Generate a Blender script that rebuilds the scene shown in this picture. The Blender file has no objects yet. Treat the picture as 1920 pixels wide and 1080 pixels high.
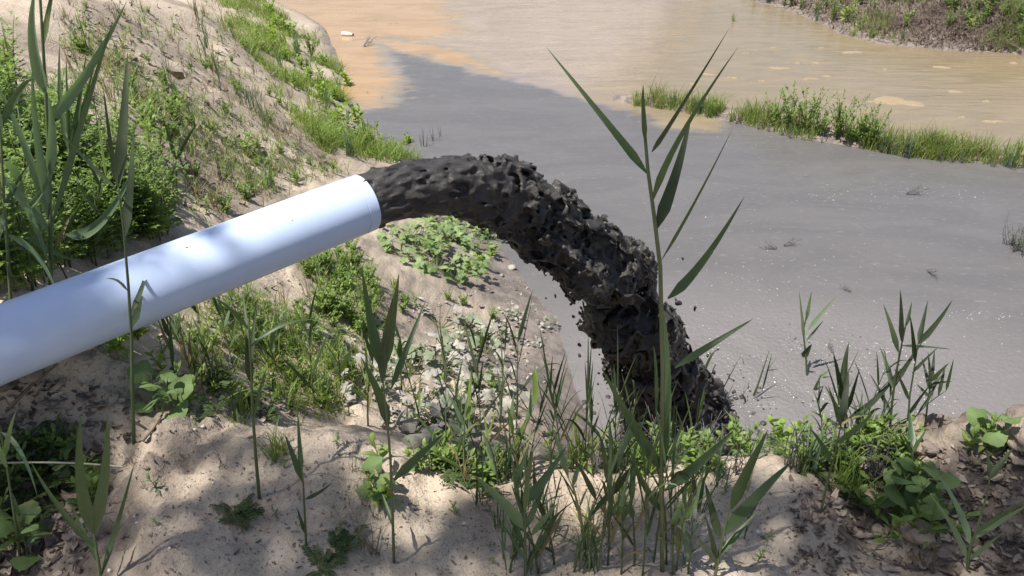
import bpy, math, random
import numpy as np
from mathutils import Vector

random.seed(11)
rng = np.random.default_rng(11)
R = math.radians
scene = bpy.context.scene
COL = scene.collection

# ------------------------------------------------------------------ camera model
CAM_H, PITCH, FPX = 3.3, 30.0, 1500.0
CP = np.array([0.0, 0.0, CAM_H])
_c, _s = math.cos(R(PITCH)), math.sin(R(PITCH))


def ray(u, v):
    a = (u - 960) / FPX
    b = (540 - v) / FPX
    return np.array([a, _c + _s * b, -_s + _c * b])


def atz(u, v, z=0.0):
    r = ray(u, v)
    return CP + r * ((z - CAM_H) / r[2])


SUN_AZ = math.atan2(-0.34, -0.22)         # from +Y towards +X: behind the camera and to its left
SUN_EL = R(66)
SUN = np.array([math.sin(SUN_AZ) * math.cos(SUN_EL), math.cos(SUN_AZ) * math.cos(SUN_EL), math.sin(SUN_EL)])

# ------------------------------------------------------------------ numpy noise
_perm = rng.permutation(4096)
_gr = rng.uniform(-1, 1, 4096)


def _h2(i, j, seed):
    return _gr[_perm[(i + _perm[(j + seed * 131) & 4095]) & 4095]]


def vnoise(x, y, seed=0):
    xi = np.floor(x).astype(np.int64)
    yi = np.floor(y).astype(np.int64)
    fx, fy = x - xi, y - yi
    fx = fx * fx * fx * (fx * (fx * 6 - 15) + 10)
    fy = fy * fy * fy * (fy * (fy * 6 - 15) + 10)
    a, b = _h2(xi, yi, seed), _h2(xi + 1, yi, seed)
    c, d = _h2(xi, yi + 1, seed), _h2(xi + 1, yi + 1, seed)
    return (a + (b - a) * fx) * (1 - fy) + (c + (d - c) * fx) * fy


def fbm(x, y, octs=4, seed=0, gain=0.5):
    t, amp = 0, 1.0
    for o in range(octs):
        ca, sa = math.cos(o * 0.7 + seed), math.sin(o * 0.7 + seed)
        t = t + amp * vnoise((x * ca - y * sa) * 2 ** o + 17.3 * o, (x * sa + y * ca) * 2 ** o + 5.1 * o, seed + o)
        amp *= gain
    return t


def smooth(a, b, x):
    t = np.clip((x - a) / (b - a), 0, 1)
    return t * t * (3 - 2 * t)


# ------------------------------------------------------------------ terrain
CTRL = []


def cpx(*pts):
    for u, v, z in pts:
        CTRL.append(tuple(atz(u, v, z)))


# left bank, far to near
cpx((0, 20, 2.1), (200, 20, 1.85), (350, 20, 1.3), (440, 20, .62), (490, 5, 0.0), (400, -60, .9), (520, -60, 0.0),
    (100, 150, 1.95), (300, 150, 1.5), (450, 150, .85), (560, 150, .3), (635, 160, 0.02),
    (50, 300, 2.0), (200, 300, 1.78), (400, 300, 1.2), (550, 300, .68), (660, 300, .27), (735, 285, 0.02),
    (100, 420, 1.85), (350, 420, 1.4), (500, 400, 1.0), (800, 320, .02), (700, 400, .5),
    (700, 480, .66), (820, 460, .36), (600, 520, 1.0), (450, 560, 1.36), (300, 620, 1.7),
    (880, 420, .07), (945, 485, .02), (920, 520, .14),
    (450, 620, 1.34), (600, 620, .98), (750, 620, .6), (900, 620, .24), (1035, 600, .0),
    (350, 720, 1.55), (500, 720, 1.25), (650, 720, 1.0), (800, 720, .72), (950, 720, .34), (1065, 700, .0),
    (150, 705, 1.93), (230, 690, 1.9), (60, 760, 1.88), (-150, 700, 1.98), (-300, 400, 2.05))
# near mound crest and foreground
cpx((300, 808, 1.88), (420, 795, 1.9), (520, 800, 1.88), (620, 822, 1.83), (720, 855, 1.78), (850, 890, 1.71), (1000, 890, 1.69),
    (1200, 880, 1.69), (1400, 880, 1.70), (1550, 850, 1.73), (1700, 812, 1.77), (1850, 815, 1.8), (1960, 790, 1.84), (2200, 780, 1.85),
    (100, 860, 1.72), (20, 1000, 1.68), (300, 1000, 1.83), (700, 1000, 1.76), (1100, 1000, 1.72), (1500, 1000, 1.71), (1650, 930, 1.66),
    (1850, 950, 1.72), (500, 1080, 1.81), (1000, 1080, 1.75), (1500, 1080, 1.72), (1900, 1080, 1.75))
CTRL += [(-.9, 2.05, 1.62), (-.45, 2.15, 1.33), (0, 2.2, 1.15), (.4, 2.3, .95), (.45, 2.9, .42), (.7, 2.6, .55), (1.1, 2.35, .9), (1.1, 2.9, .12), (1.0, 3.3, -.1),
         (1.7, 2.4, .85), (1.8, 2.9, .05), (2.5, 2.5, .8), (2.7, 3.0, .05), (3.6, 2.6, .8), (3.6, 3.2, 0.0), (5, 2.6, .6), (5, 3.4, -.1), (8, 3.4, -.1), (8, 2.0, 1.2),
         (0, .5, 1.8), (-2, .5, 1.85), (2, .5, 1.8), (0, -1, 1.85), (-3, -1, 1.9), (3, -1, 1.85), (-4, 2, 2.0), (-5, 5, 2.2), (-6, 9, 2.1), (-8, 14, 1.8), (-9, 20, 1.7), (5, 1, 1.8),
         (0, -6, 1.9), (-8, -6, 1.9), (8, -6, 1.9), (-12, 4, 2.3)]
# under water
CTRL += [(.9, 4.2, -.3), (1.2, 6, -.35), (.6, 8, -.35), (3, 5, -.4), (6, 5, -.4), (1.5, 10, -.3), (-1.0, 12, -.3), (-3, 16, -.25), (2, 14, -.4), (0, 20, -.4), (6, 12, -.25), (9, 10, -.3), (12, 8, -.4),
         (-4, 24, -.2), (5, 24, -.4), (12, 6, -.4), (16, 10, -.3), (4, 18, -.35)]
# far right bank
cpx((1390, -5, 0.0), (1550, 50, 0.0), (1740, 92, 0.0), (1920, 104, 0.0), (2200, 150, 0.0), (2500, 190, 0.0), (1250, -60, 0.0), (1920, 20, .55), (1750, 20, .42), (1600, 0, .3), (2200, 60, .6))
CTRL += [(11.5, 19, 1.5), (14, 17, 1.6), (18, 15, 1.7), (8, 26, 1.2), (22, 20, 2.0)]

_K = np.array(CTRL)


def _tps_k(d2):
    return 0.5 * d2 * np.log(d2 + 1e-9)


def _tps_fit(P, lam=0.0025):
    n = len(P)
    d2 = ((P[:, None, :2] - P[None, :, :2]) ** 2).sum(-1)
    A = np.zeros((n + 3, n + 3))
    A[:n, :n] = _tps_k(d2) + lam * np.eye(n)
    A[:n, n] = 1
    A[:n, n + 1:] = P[:, :2]
    A[n, :n] = 1
    A[n + 1:, :n] = P[:, :2].T
    return np.linalg.solve(A, np.concatenate([P[:, 2], np.zeros(3)]))


_W = _tps_fit(_K)
ISLET = np.array([atz(u, v)[:2] for u, v in ((1175, 185), (1290, 200), (1400, 222), (1500, 248), (1600, 262), (1700, 280), (1800, 290), (1920, 302), (2100, 330), (2400, 380))])


def seg_dist(x, y, poly):
    best = np.full(np.shape(x), 1e9)
    for (ax, ay), (bx, by) in zip(poly[:-1], poly[1:]):
        dx, dy = bx - ax, by - ay
        t = np.clip(((x - ax) * dx + (y - ay) * dy) / (dx * dx + dy * dy), 0, 1)
        best = np.minimum(best, np.hypot(x - ax - t * dx, y - ay - t * dy))
    return best


def base_h(x, y):
    x = np.asarray(x, float)
    y = np.asarray(y, float)
    sh = x.shape
    x, y = x.ravel(), y.ravel()
    z = np.full(x.shape, _W[-3]) + _W[-2] * x + _W[-1] * y
    for i in range(len(_K)):
        z = z + _W[i] * _tps_k((x - _K[i, 0]) ** 2 + (y - _K[i, 1]) ** 2)
    # fade to gentle country far away
    far = smooth(14, 40, np.hypot(x - 1, y - 9))
    z = np.clip(z, -1.2, 3.0)
    z = z * (1 - far) + far * np.where(y > 22, 1.6, 1.7)
    # islet: a low ridge of mud just clear of the water
    z = np.maximum(z, .09 - .9 * seg_dist(x, y, ISLET) ** 1.6)
    return z.reshape(sh)


def height(x, y):
    x = np.asarray(x, float)
    y = np.asarray(y, float)
    z = base_h(x, y)
    land = smooth(-.05, .35, z)
    n = .05 * fbm(x * 1.7, y * 1.7, 3, 3) + .022 * fbm(x * 6, y * 6, 3, 8)
    rough = smooth(.7, 1.3, x) * smooth(2.6, 2.0, y) + smooth(-.6, -1.0, x) * smooth(1.3, 1.5, y) * smooth(2.3, 1.9, y)
    cl = np.abs(fbm(x * 9, y * 9, 3, 21))
    n = n + rough * (.022 * (cl - .3) + .022 * fbm(x * 22, y * 22, 4, 5, .65))
    n = n + .008 * fbm(x * 24, y * 24, 4, 12, .6)
    return z + n * land + .02 * (1 - land) * fbm(x * 1.2, y * 1.2, 2, 30)


_gc = {}


def G(u, v, zmin=None):
    """where the ray through photo pixel (u, v) first meets the ground"""
    r = ray(u, v)
    ts = np.concatenate([np.arange(.9, 6, .01), np.arange(6, 30, .04)])
    P = CP + r * ts[:, None]
    h = height(P[:, 0], P[:, 1])
    k = np.argmax(P[:, 2] <= h) if (P[:, 2] <= h).any() else len(ts) - 1
    p = P[k].copy()
    p[2] = h[k]
    return p


def GH(x, y):
    return float(height(np.array([x]), np.array([y]))[0])


# ------------------------------------------------------------------ mesh helpers
class MB:
    def __init__(self):
        self.v, self.f, self.n = [], [], 0

    def add(self, V, F):
        V = np.asarray(V, float).reshape(-1, 3)
        self.v.append(V)
        k = self.n
        self.f.extend([tuple(i + k for i in f) for f in F])
        self.n += len(V)

    def mesh(self, name):
        me = bpy.data.meshes.new(name)
        me.from_pydata(np.concatenate(self.v).tolist(), [], self.f)
        me.update()
        return me


def fast_mesh(name, V, F, smooth_=True):
    """V (n,3), F (m,k) arrays"""
    V = np.asarray(V, np.float32)
    F = np.asarray(F, np.int32)
    me = bpy.data.meshes.new(name)
    me.vertices.add(len(V))
    me.vertices.foreach_set('co', V.ravel())
    m, k = F.shape
    me.loops.add(m * k)
    me.loops.foreach_set('vertex_index', F.ravel())
    me.polygons.add(m)
    me.polygons.foreach_set('loop_start', np.arange(0, m * k, k, dtype=np.int32))
    me.polygons.foreach_set('loop_total', np.full(m, k, np.int32))
    me.polygons.foreach_set('use_smooth', np.full(m, smooth_, bool))
    me.update(calc_edges=True)
    me.validate()
    return me


def shade(me, on=True):
    me.polygons.foreach_set('use_smooth', np.full(len(me.polygons), on, bool))
    return me


def link(name, me, mat=None, parent=None, loc=None, rotz=0.0, scale=None):
    o = bpy.data.objects.new(name, me)
    COL.objects.link(o)
    if mat is not None and me is not None and not me.materials:
        me.materials.append(mat)
    if parent is not None:
        o.parent = parent
    if loc is not None:
        o.location = [float(q) for q in loc]
    if rotz:
        o.rotation_euler = (0, 0, rotz)
    if scale is not None:
        o.scale = (scale, scale, scale)
    return o


def tag(o, label=None, cat=None, group=None, kind=None):
    if label:
        o['label'] = label
    if cat:
        o['category'] = cat
    if group:
        o['group'] = group
    if kind:
        o['kind'] = kind
    return o


def thing(name, label, cat, loc=(0, 0, 0), rotz=0.0, group=None):
    o = link(name, None, loc=loc, rotz=rotz)
    return tag(o, label, cat, group)


def copy_tree(root, loc, rotz=0.0, scale=1.0, label=None, group=None):
    r = root.copy()
    COL.objects.link(r)
    r.location = [float(q) for q in loc]
    r.rotation_euler = (0, 0, rotz)
    r.scale = (scale, scale, scale)
    if label:
        r['label'] = label
    if group:
        r['group'] = group
    for ch in list(root.children):
        c = ch.copy()
        COL.objects.link(c)
        c.parent = r
        for g in list(ch.children):
            d = g.copy()
            COL.objects.link(d)
            d.parent = c
    return r


def nrm(v):
    v = np.asarray(v, float)
    return v / (np.linalg.norm(v) + 1e-12)


def tube(mb, pts, radii, n=6, cap=True):
    pts = np.asarray(pts, float)
    m = len(pts)
    T = np.gradient(pts, axis=0)
    T /= np.linalg.norm(T, axis=1)[:, None] + 1e-12
    ref = np.array([0, 0, 1.0]) if abs(T[0][2]) < .9 else np.array([1.0, 0, 0])
    V = []
    a = np.linspace(0, 2 * math.pi, n, endpoint=False)
    for i in range(m):
        x = nrm(np.cross(ref, T[i]))
        y = np.cross(T[i], x)
        ref = np.cross(x, T[i]) * -1 if False else ref
        V.append(pts[i] + radii[i] * (np.cos(a)[:, None] * x + np.sin(a)[:, None] * y))
    F = []
    for i in range(m - 1):
        for j in range(n):
            k = (j + 1) % n
            F.append((i * n + j, i * n + k, (i + 1) * n + k, (i + 1) * n + j))
    if cap:
        F.append(tuple(range(n - 1, -1, -1)))
        F.append(tuple(range((m - 1) * n, m * n)))
    mb.add(np.concatenate(V), F)


def ribbon(mb, pts, widths, across, fold=0.18, twist=0.0):
    """a leaf: strip of three verts across, folded along its midrib"""
    pts = np.asarray(pts, float)
    m = len(pts)
    T = np.gradient(pts, axis=0)
    V, F = [], []
    for i in range(m):
        t = nrm(T[i])
        x = nrm(across - t * np.dot(across, t))
        nn = np.cross(t, x)
        if twist:
            a = twist * i / (m - 1)
            x, nn = x * math.cos(a) + nn * math.sin(a), nn * math.cos(a) - x * math.sin(a)
        w = widths[i] / 2
        V += [pts[i] - x * w + nn * w * fold, pts[i] - nn * w * fold, pts[i] + x * w + nn * w * fold]
    for i in range(m - 1):
        a = i * 3
        F += [(a, a + 1, a + 4, a + 3), (a + 1, a + 2, a + 5, a + 4)]
    mb.add(V, F)


def bez(p0, p1, p2, n):
    t = np.linspace(0, 1, n)[:, None]
    return (1 - t) ** 2 * np.asarray(p0) + 2 * t * (1 - t) * np.asarray(p1) + t ** 2 * np.asarray(p2)


def reed_prof(n):
    t = np.linspace(0, 1, n)
    return np.minimum(1, (t / .22 + .12)) * np.clip(1 - t, 0, 1) ** .75 * 1.25 + .02


def lance_prof(n):
    t = np.linspace(0, 1, n)
    return np.sin(np.pi * np.clip(t, .03, .985) ** .8)


def rvec(r=None):
    return nrm(rng.normal(size=3))


# ------------------------------------------------------------------ materials
def new_mat(name):
    m = bpy.data.materials.new(name)
    m.use_nodes = True
    nt = m.node_tree
    nt.nodes.clear()
    out = nt.nodes.new('ShaderNodeOutputMaterial')
    return m, nt, out


def N(nt, t, **kw):
    n = nt.nodes.new(t)
    for k, v in kw.items():
        if hasattr(n, k):
            setattr(n, k, v)
        else:
            n.inputs[k.replace('_', ' ')].default_value = v
    return n


def L(nt, a, b):
    nt.links.new(a, b)


def mixc(nt, fac, a, b, mode='MIX'):
    n = nt.nodes.new('ShaderNodeMix')
    n.data_type = 'RGBA'
    n.blend_type = mode
    for sock, val in ((n.inputs[0], fac), (n.inputs[6], a), (n.inputs[7], b)):
        if hasattr(val, 'is_output'):
            nt.links.new(val, sock)
        elif isinstance(val, (tuple, list)):
            sock.default_value = tuple(val) + ((1,) if len(val) == 3 else ())
        else:
            sock.default_value = val
    return n.outputs[2]


def ramp(nt, src, stops):
    n = nt.nodes.new('ShaderNodeValToRGB')
    e = n.color_ramp.elements
    while len(e) < len(stops):
        e.new(.5)
    for k, (p, c) in enumerate(stops):
        e[k].position = p
        e[k].color = (c, c, c, 1) if not isinstance(c, tuple) else c + (1,)
    L(nt, src, n.inputs[0])
    return n.outputs[0]


def maprange(nt, src, a, b, c=0.0, d=1.0, smoothstep=True):
    n = nt.nodes.new('ShaderNodeMapRange')
    n.interpolation_type = 'SMOOTHSTEP' if smoothstep else 'LINEAR'
    L(nt, src, n.inputs[0])
    for i, q in enumerate((a, b, c, d)):
        n.inputs[1 + i].default_value = q
    return n.outputs[0]


def math_(nt, op, a, b=None):
    n = nt.nodes.new('ShaderNodeMath')
    n.operation = op
    for i, q in enumerate((a, b)):
        if q is None:
            continue
        if hasattr(q, 'is_output'):
            L(nt, q, n.inputs[i])
        else:
            n.inputs[i].default_value = q
    return n.outputs[0]


def noise(nt, scale, detail=4, rough=.55, vec=None, dist=0.0):
    n = N(nt, 'ShaderNodeTexNoise')
    n.inputs['Scale'].default_value = scale
    n.inputs['Detail'].default_value = detail
    n.inputs['Roughness'].default_value = rough
    n.inputs['Distortion'].default_value = dist
    if vec is not None:
        L(nt, vec, n.inputs['Vector'])
    return n.outputs[0]


def leaf_mat(name, c1, c2, trans=.35, tcol=None, rough=.45, spec=.4, island=True):
    m, nt, out = new_mat(name)
    geo = N(nt, 'ShaderNodeNewGeometry')
    info = N(nt, 'ShaderNodeObjectInfo')
    rnd = math_(nt, 'FRACT', math_(nt, 'ADD', geo.outputs['Random Per Island'], info.outputs['Random']))
    tc = N(nt, 'ShaderNodeTexCoord')
    nz = noise(nt, 30, 3, .6, tc.outputs['Object'])
    f = math_(nt, 'ADD', math_(nt, 'MULTIPLY', rnd, .7), math_(nt, 'MULTIPLY', math_(nt, 'SUBTRACT', nz, .35), .8))
    col = mixc(nt, f, c1, c2)
    # yellowed and browned bits
    dry = noise(nt, 9, 4, .65, tc.outputs['Object'])
    col = mixc(nt, maprange(nt, math_(nt, 'ADD', dry, math_(nt, 'MULTIPLY', rnd, .12)), .66, .78, 0, .55), col, (c2[0] * 1.2 + .10, c2[1] + .04, c2[2] * .8 + .02))
    p = N(nt, 'ShaderNodeBsdfPrincipled')
    L(nt, col, p.inputs['Base Color'])
    p.inputs['Roughness'].default_value = rough
    p.inputs['Specular IOR Level'].default_value = spec
    if trans > 0:
        t = N(nt, 'ShaderNodeBsdfTranslucent')
        tcol = tcol or (min(1, c2[0] * 2.0), min(1, c2[1] * 2.1), c2[2] * .9)
        tm = mixc(nt, f, tuple(q * .75 for q in tcol), tcol)
        L(nt, tm, t.inputs['Color'])
        ms = N(nt, 'ShaderNodeMixShader')
        ms.inputs[0].default_value = trans
        L(nt, p.outputs[0], ms.inputs[1])
        L(nt, t.outputs[0], ms.inputs[2])
        L(nt, ms.outputs[0], out.inputs[0])
    else:
        L(nt, p.outputs[0], out.inputs[0])
    return m


def plain_mat(name, c1, c2, scale=20, rough=.8, bump=.3, spec=.3, bscale=None, bdist=.01):
    m, nt, out = new_mat(name)
    tc = N(nt, 'ShaderNodeTexCoord')
    geo = N(nt, 'ShaderNodeNewGeometry')
    nz = noise(nt, scale, 5, .6, tc.outputs['Object'])
    f = math_(nt, 'ADD', math_(nt, 'MULTIPLY', geo.outputs['Random Per Island'], .5), math_(nt, 'SUBTRACT', math_(nt, 'MULTIPLY', nz, 1.4), .45))
    col = mixc(nt, f, c1, c2)
    p = N(nt, 'ShaderNodeBsdfPrincipled')
    L(nt, col, p.inputs['Base Color'])
    p.inputs['Roughness'].default_value = rough
    p.inputs['Specular IOR Level'].default_value = spec
    if bump:
        b = N(nt, 'ShaderNodeBump')
        b.inputs['Strength'].default_value = bump
        b.inputs['Distance'].default_value = bdist
        L(nt, noise(nt, bscale or scale * 3, 5, .65, tc.outputs['Object']), b.inputs['Height'])
        L(nt, b.outputs[0], p.inputs['Normal'])
    L(nt, p.outputs[0], out.inputs[0])
    return m


M = {}
M['reed'] = leaf_mat('reed_leaf', (.04, .068, .032), (.095, .135, .06), .30, (.13, .24, .035), .42, .45)
M['reed_stem'] = leaf_mat('reed_stem', (.045, .075, .03), (.10, .12, .05), .0, None, .4, .45)
M['reed_pale'] = leaf_mat('reed_pale_leaf', (.12, .18, .10), (.19, .26, .15), .35, (.2, .33, .08), .42, .5)
M['reed_dark'] = leaf_mat('reed_dark_leaf', (.03, .045, .022), (.065, .085, .04), .22, (.09, .14, .03), .5, .35)
M['grass'] = leaf_mat('grass_blade', (.12, .19, .04), (.26, .34, .10), .42, (.42, .54, .10), .5, .3)
M['grass_dry'] = leaf_mat('grass_dry_blade', (.20, .17, .08), (.32, .27, .14), .3, (.4, .34, .14), .6, .2)
M['herb'] = leaf_mat('herb_leaf', (.11, .19, .045), (.23, .33, .09), .4, (.38, .54, .09), .48, .35)
M['herb_dark'] = leaf_mat('herb_dark_leaf', (.095, .165, .04), (.23, .32, .085), .40, (.36, .50, .07), .45, .4)
M['broad_leaf'] = leaf_mat('broad_leaf', (.11, .17, .065), (.20, .28, .11), .3, (.22, .36, .06), .62, .2)
M['fern_leaf'] = leaf_mat('fern_leaf', (.035, .065, .022), (.085, .12, .04), .3, (.16, .25, .04), .55, .3)
M['herb_lime'] = leaf_mat('herb_lime_leaf', (.17, .28, .05), (.30, .42, .09), .42, (.38, .56, .05), .5, .3)
M['herb_blue'] = leaf_mat('herb_bluish_leaf', (.10, .15, .09), (.17, .23, .13), .3, (.2, .32, .1), .5, .35)
M['vine'] = leaf_mat('vine_leaf', (.16, .24, .095), (.29, .38, .17), .38, (.30, .48, .10), .5, .35)
M['vine_mud'] = leaf_mat('muddy_leaf', (.22, .21, .185), (.42, .40, .355), .12, (.3, .3, .25), .7, .2)
M['vine_mudgreen'] = leaf_mat('half_muddy_leaf', (.14, .18, .11), (.28, .32, .22), .25, (.3, .4, .18), .6, .25)
M['stalk'] = plain_mat('green_stalk', (.07, .10, .03), (.16, .17, .07), 15, .6, .1)
M['stalk_red'] = plain_mat('reddish_stalk', (.13, .07, .04), (.2, .15, .07), 15, .6, .1)
M['twig'] = plain_mat('dead_twig', (.10, .075, .055), (.26, .21, .16), 25, .85, .3)
M['straw'] = plain_mat('straw', (.48, .42, .32), (.6, .55, .43), 25, .7, .2)
M['litter'] = plain_mat('dead_leaf', (.06, .045, .04), (.26, .20, .165), 18, .85, .3)
M['straw_litter'] = plain_mat('dry_leaf_scrap', (.24, .19, .145), (.44, .37, .30), 18, .85, .3)
M['clod'] = plain_mat('soil_clod', (.24, .19, .15), (.38, .31, .25), 9, .95, .8, .1, 40, .02)
M['clod_dark'] = plain_mat('damp_shaded_clod', (.15, .12, .105), (.26, .21, .18), 9, .95, .8, .15, 40, .02)  # damp tone; on the bluish lump it stands in for shade
M['pebble'] = plain_mat('pebble', (.5, .47, .44), (.7, .68, .65), 30, .7, .2)
M['bark'] = plain_mat('bark', (.09, .07, .05), (.2, .16, .12), 12, .9, .8, .2, 30, .02)
M['log'] = plain_mat('wet_log', (.10, .10, .09), (.24, .23, .2), 10, .8, .7, .2, 40, .01)
M['crown'] = leaf_mat('tree_leaf', (.04, .08, .02), (.08, .13, .03), .25, (.12, .22, .03), .5, .3)
M['mudplant'] = plain_mat('muddy_twig', (.06, .055, .055), (.15, .14, .135), 25, .6, .3)
M['foam'] = plain_mat('foam', (.22, .17, .11), (.30, .235, .16), 14, .9, .4, .2)
M['bubble'] = plain_mat('pale_bubble', (.5, .48, .47), (.75, .73, .72), 30, .25, 0, .5)
M['bottle'] = plain_mat('bottle_plastic', (.62, .62, .6), (.75, .75, .74), 20, .3, .05, .5)
M['bottle_cap'] = plain_mat('bottle_cap', (.05, .07, .16), (.06, .09, .2), 20, .4, 0, .5)


# ------------------------------------------------------------------ ground
def axis(core0, core1, step, lo, hi, growth=1.028):
    c = list(np.arange(core0, core1, step))
    up, s = [c[-1]], step
    while up[-1] < hi:
        s = min(s * growth, 4.0)
        up.append(up[-1] + s)
    dn, s = [core0], step
    while dn[-1] > lo:
        s = min(s * growth, 4.0)
        dn.append(dn[-1] - s)
    return np.array(dn[:0:-1] + c + up[1:])


def grid_faces(nx, ny):
    i = np.arange(nx * ny).reshape(ny, nx)
    return np.stack([i[:-1, :-1].ravel(), i[:-1, 1:].ravel(), i[1:, 1:].ravel(), i[1:, :-1].ravel()], 1)


def set_attr(me, name, arr):
    a = me.attributes.new(name, 'FLOAT', 'POINT')
    a.data.foreach_set('value', np.asarray(arr, np.float32).ravel())


gx = axis(-2.2, 2.6, .013, -70, 70)
gy = axis(.9, 3.2, .013, -40, 110)
X, Y = np.meshgrid(gx, gy)
Z = height(X, Y)
gme = fast_mesh('ground', np.stack([X.ravel(), Y.ravel(), Z.ravel()], 1), grid_faces(len(gx), len(gy)))
mud = smooth(.62, .12, Z + .18 * fbm(X * 2, Y * 2, 4, 41)) * smooth(-1.6, -.5, X) * smooth(9, 7, Y) * smooth(.5, -1.0, X - 1.6)
mud = np.maximum(mud, smooth(.09, .0, Z + .03 * fbm(X * 3, Y * 3, 3, 42)))
mud = np.maximum(mud, smooth(2.0, 2.4, Y) * smooth(.05, .5, X) * smooth(3.6, 3.2, Y))
soil = smooth(.55, 1.25, X + .35 * fbm(X * 3, Y * 3, 3, 50)) * smooth(2.6, 2.2, Y) * smooth(1.15, 1.5, Y + .3 * (X - 1))
soil = np.maximum(soil, .8 * smooth(-.75, -1.0, X + .2 * fbm(X * 4, Y * 4, 3, 51)) * smooth(1.7, 1.55, Y + .1 * fbm(X * 5, Y * 5, 2, 52)) * smooth(1.0, 1.3, Y))
soil = np.maximum(soil, smooth(4.5, 5.5, X) * smooth(11, 12, Y))
soil = np.maximum(soil, smooth(.9, .5, seg_dist(X, Y, ISLET)))
sl_ = smooth(.05, .45, fbm(X * .9, Y * .9, 4, 55) + .5 * fbm(X * 3.5, Y * 3.5, 3, 56)) * smooth(-.2, -.8, X) * smooth(2.2, 3, Y)
soil = np.maximum(soil, .45 * sl_)
soil = np.maximum(soil, smooth(1.75, 1.95, Y) * smooth(2.7, 2.4, Y) * smooth(-.9, -.6, X) * smooth(.6, .3, X) * .9)  # hollow behind the crest: its shade put in as darker ground
set_attr(gme, 'mud', mud)
set_attr(gme, 'soil', soil)  # dark soil, plus the painted shade of the hollow

m, nt, out = new_mat('sandy_ground')
geo = N(nt, 'ShaderNodeNewGeometry')
pos = geo.outputs['Position']
am = N(nt, 'ShaderNodeAttribute', attribute_name='mud').outputs['Fac']
asl = N(nt, 'ShaderNodeAttribute', attribute_name='soil').outputs['Fac']
n1 = noise(nt, 1.6, 6, .6, pos)
n2 = noise(nt, 9, 6, .65, pos)
n3 = noise(nt, 55, 5, .7, pos)
col = mixc(nt, maprange(nt, n1, .3, .7), (.43, .35, .27), (.54, .455, .36))
col = mixc(nt, maprange(nt, n2, .52, .72, 0, .65), col, (.27, .205, .155))
# dark crumbs and bits of bark trodden into the sand
col = mixc(nt, maprange(nt, n3, .57, .68, 0, .8), col, (.13, .10, .085))
n5 = noise(nt, 120, 4, .7, pos)
col = mixc(nt, maprange(nt, n5, .56, .66, 0, .6), col, (.17, .135, .115))
n4 = noise(nt, 160, 3, .6, pos)
col = mixc(nt, maprange(nt, n4, .35, .75, 0, .5), col, mixc(nt, .5, col, (.55, .47, .4)))
soil_shade_c = mixc(nt, maprange(nt, n2, .35, .65), (.105, .085, .072), (.27, .22, .18))
col = mixc(nt, asl, col, soil_shade_c)
mudc = mixc(nt, maprange(nt, n2, .35, .65), (.14, .118, .105), (.24, .205, .185))
col = mixc(nt, am, col, mudc)
p = N(nt, 'ShaderNodeBsdfPrincipled')
L(nt, col, p.inputs['Base Color'])
L(nt, maprange(nt, am, 0, 1, .95, .6), p.inputs['Roughness'])
p.inputs['Specular IOR Level'].default_value = .2
hsum = math_(nt, 'ADD', math_(nt, 'MULTIPLY', n2, .55), math_(nt, 'ADD', math_(nt, 'MULTIPLY', n3, .42), math_(nt, 'MULTIPLY', n4, .12)))
b = N(nt, 'ShaderNodeBump')
b.inputs['Strength'].default_value = .9
b.inputs['Distance'].default_value = .03
L(nt, hsum, b.inputs['Height'])
L(nt, b.outputs[0], p.inputs['Normal'])
L(nt, p.outputs[0], out.inputs[0])
gob = link('ground', gme, m)
tag(gob, 'pale sandy bank sloping down to the pond', None, None, 'structure')

# ------------------------------------------------------------------ water


def px_poly(pts):
    return np.array([atz(u, v)[:2] for u, v in pts])


def sdf(x, y, poly):
    d = seg_dist(x, y, np.vstack([poly, poly[:1]]))
    ins = np.zeros(x.shape, bool)
    n = len(poly)
    for i in range(n):
        ax, ay = poly[i]
        bx, by = poly[(i + 1) % n]
        c = ((ay > y) != (by > y)) & (x < (bx - ax) * (y - ay) / (by - ay + 1e-12) + ax)
        ins ^= c
    return np.where(ins, d, -d)


ORANGE = px_poly([(400, -70), (848, -70), (866, 30), (862, 62), (815, 76), (740, 74), (700, 74), (722, 92), (744, 112), (752, 150), (742, 190), (690, 205), (560, 160), (400, 10)])
TONGUE = px_poly([(690, 72), (780, 76), (850, 90), (905, 116), (945, 140), (890, 130), (830, 116), (760, 100), (720, 86)])
TAN = px_poly([(1340, -90), (1275, 30), (1225, 100), (1165, 150), (1130, 180), (1170, 204), (1260, 236), (1330, 246), (1350, 222), (1420, 214), (1520, 240), (1700, 275), (1920, 300), (2400, 370), (3600, 420), (3600, -200)])
GRAY = px_poly([(720, 84), (800, 108), (900, 138), (1000, 158), (1100, 186), (1180, 208), (1260, 238), (1340, 246), (1350, 222), (1420, 214), (1520, 240), (1700, 275), (1920, 300), (2400, 370), (3600, 470), (3600, 1300), (-400, 1300), (300, 300), (690, 205), (742, 190), (752, 150), (744, 112)])
wx = axis(-3.5, 9, .05, -70, 70, 1.05)
wy = axis(3, 20, .05, -2, 110, 1.05)
WX, WY = np.meshgrid(wx, wy)
land_pt = np.array([1.02, 3.95])
ld = np.hypot(WX - land_pt[0], WY - land_pt[1])
ripple = .010 * np.exp(-(ld / 1.3) ** 2) * np.sin(ld * 16 + 2 * fbm(WX * 2, WY * 2, 2, 60)) + .012 * np.exp(-(ld / 1.0) ** 2) * fbm(WX * 5, WY * 5, 2, 61)
WZ = ripple
wme = fast_mesh('water', np.stack([WX.ravel(), WY.ravel(), WZ.ravel()], 1), grid_faces(len(wx), len(wy)))
wq = .25 * fbm(WX * .9, WY * .9, 4, 70)
wq2 = .12 * fbm(WX * 3, WY * 3, 4, 75)
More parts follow.
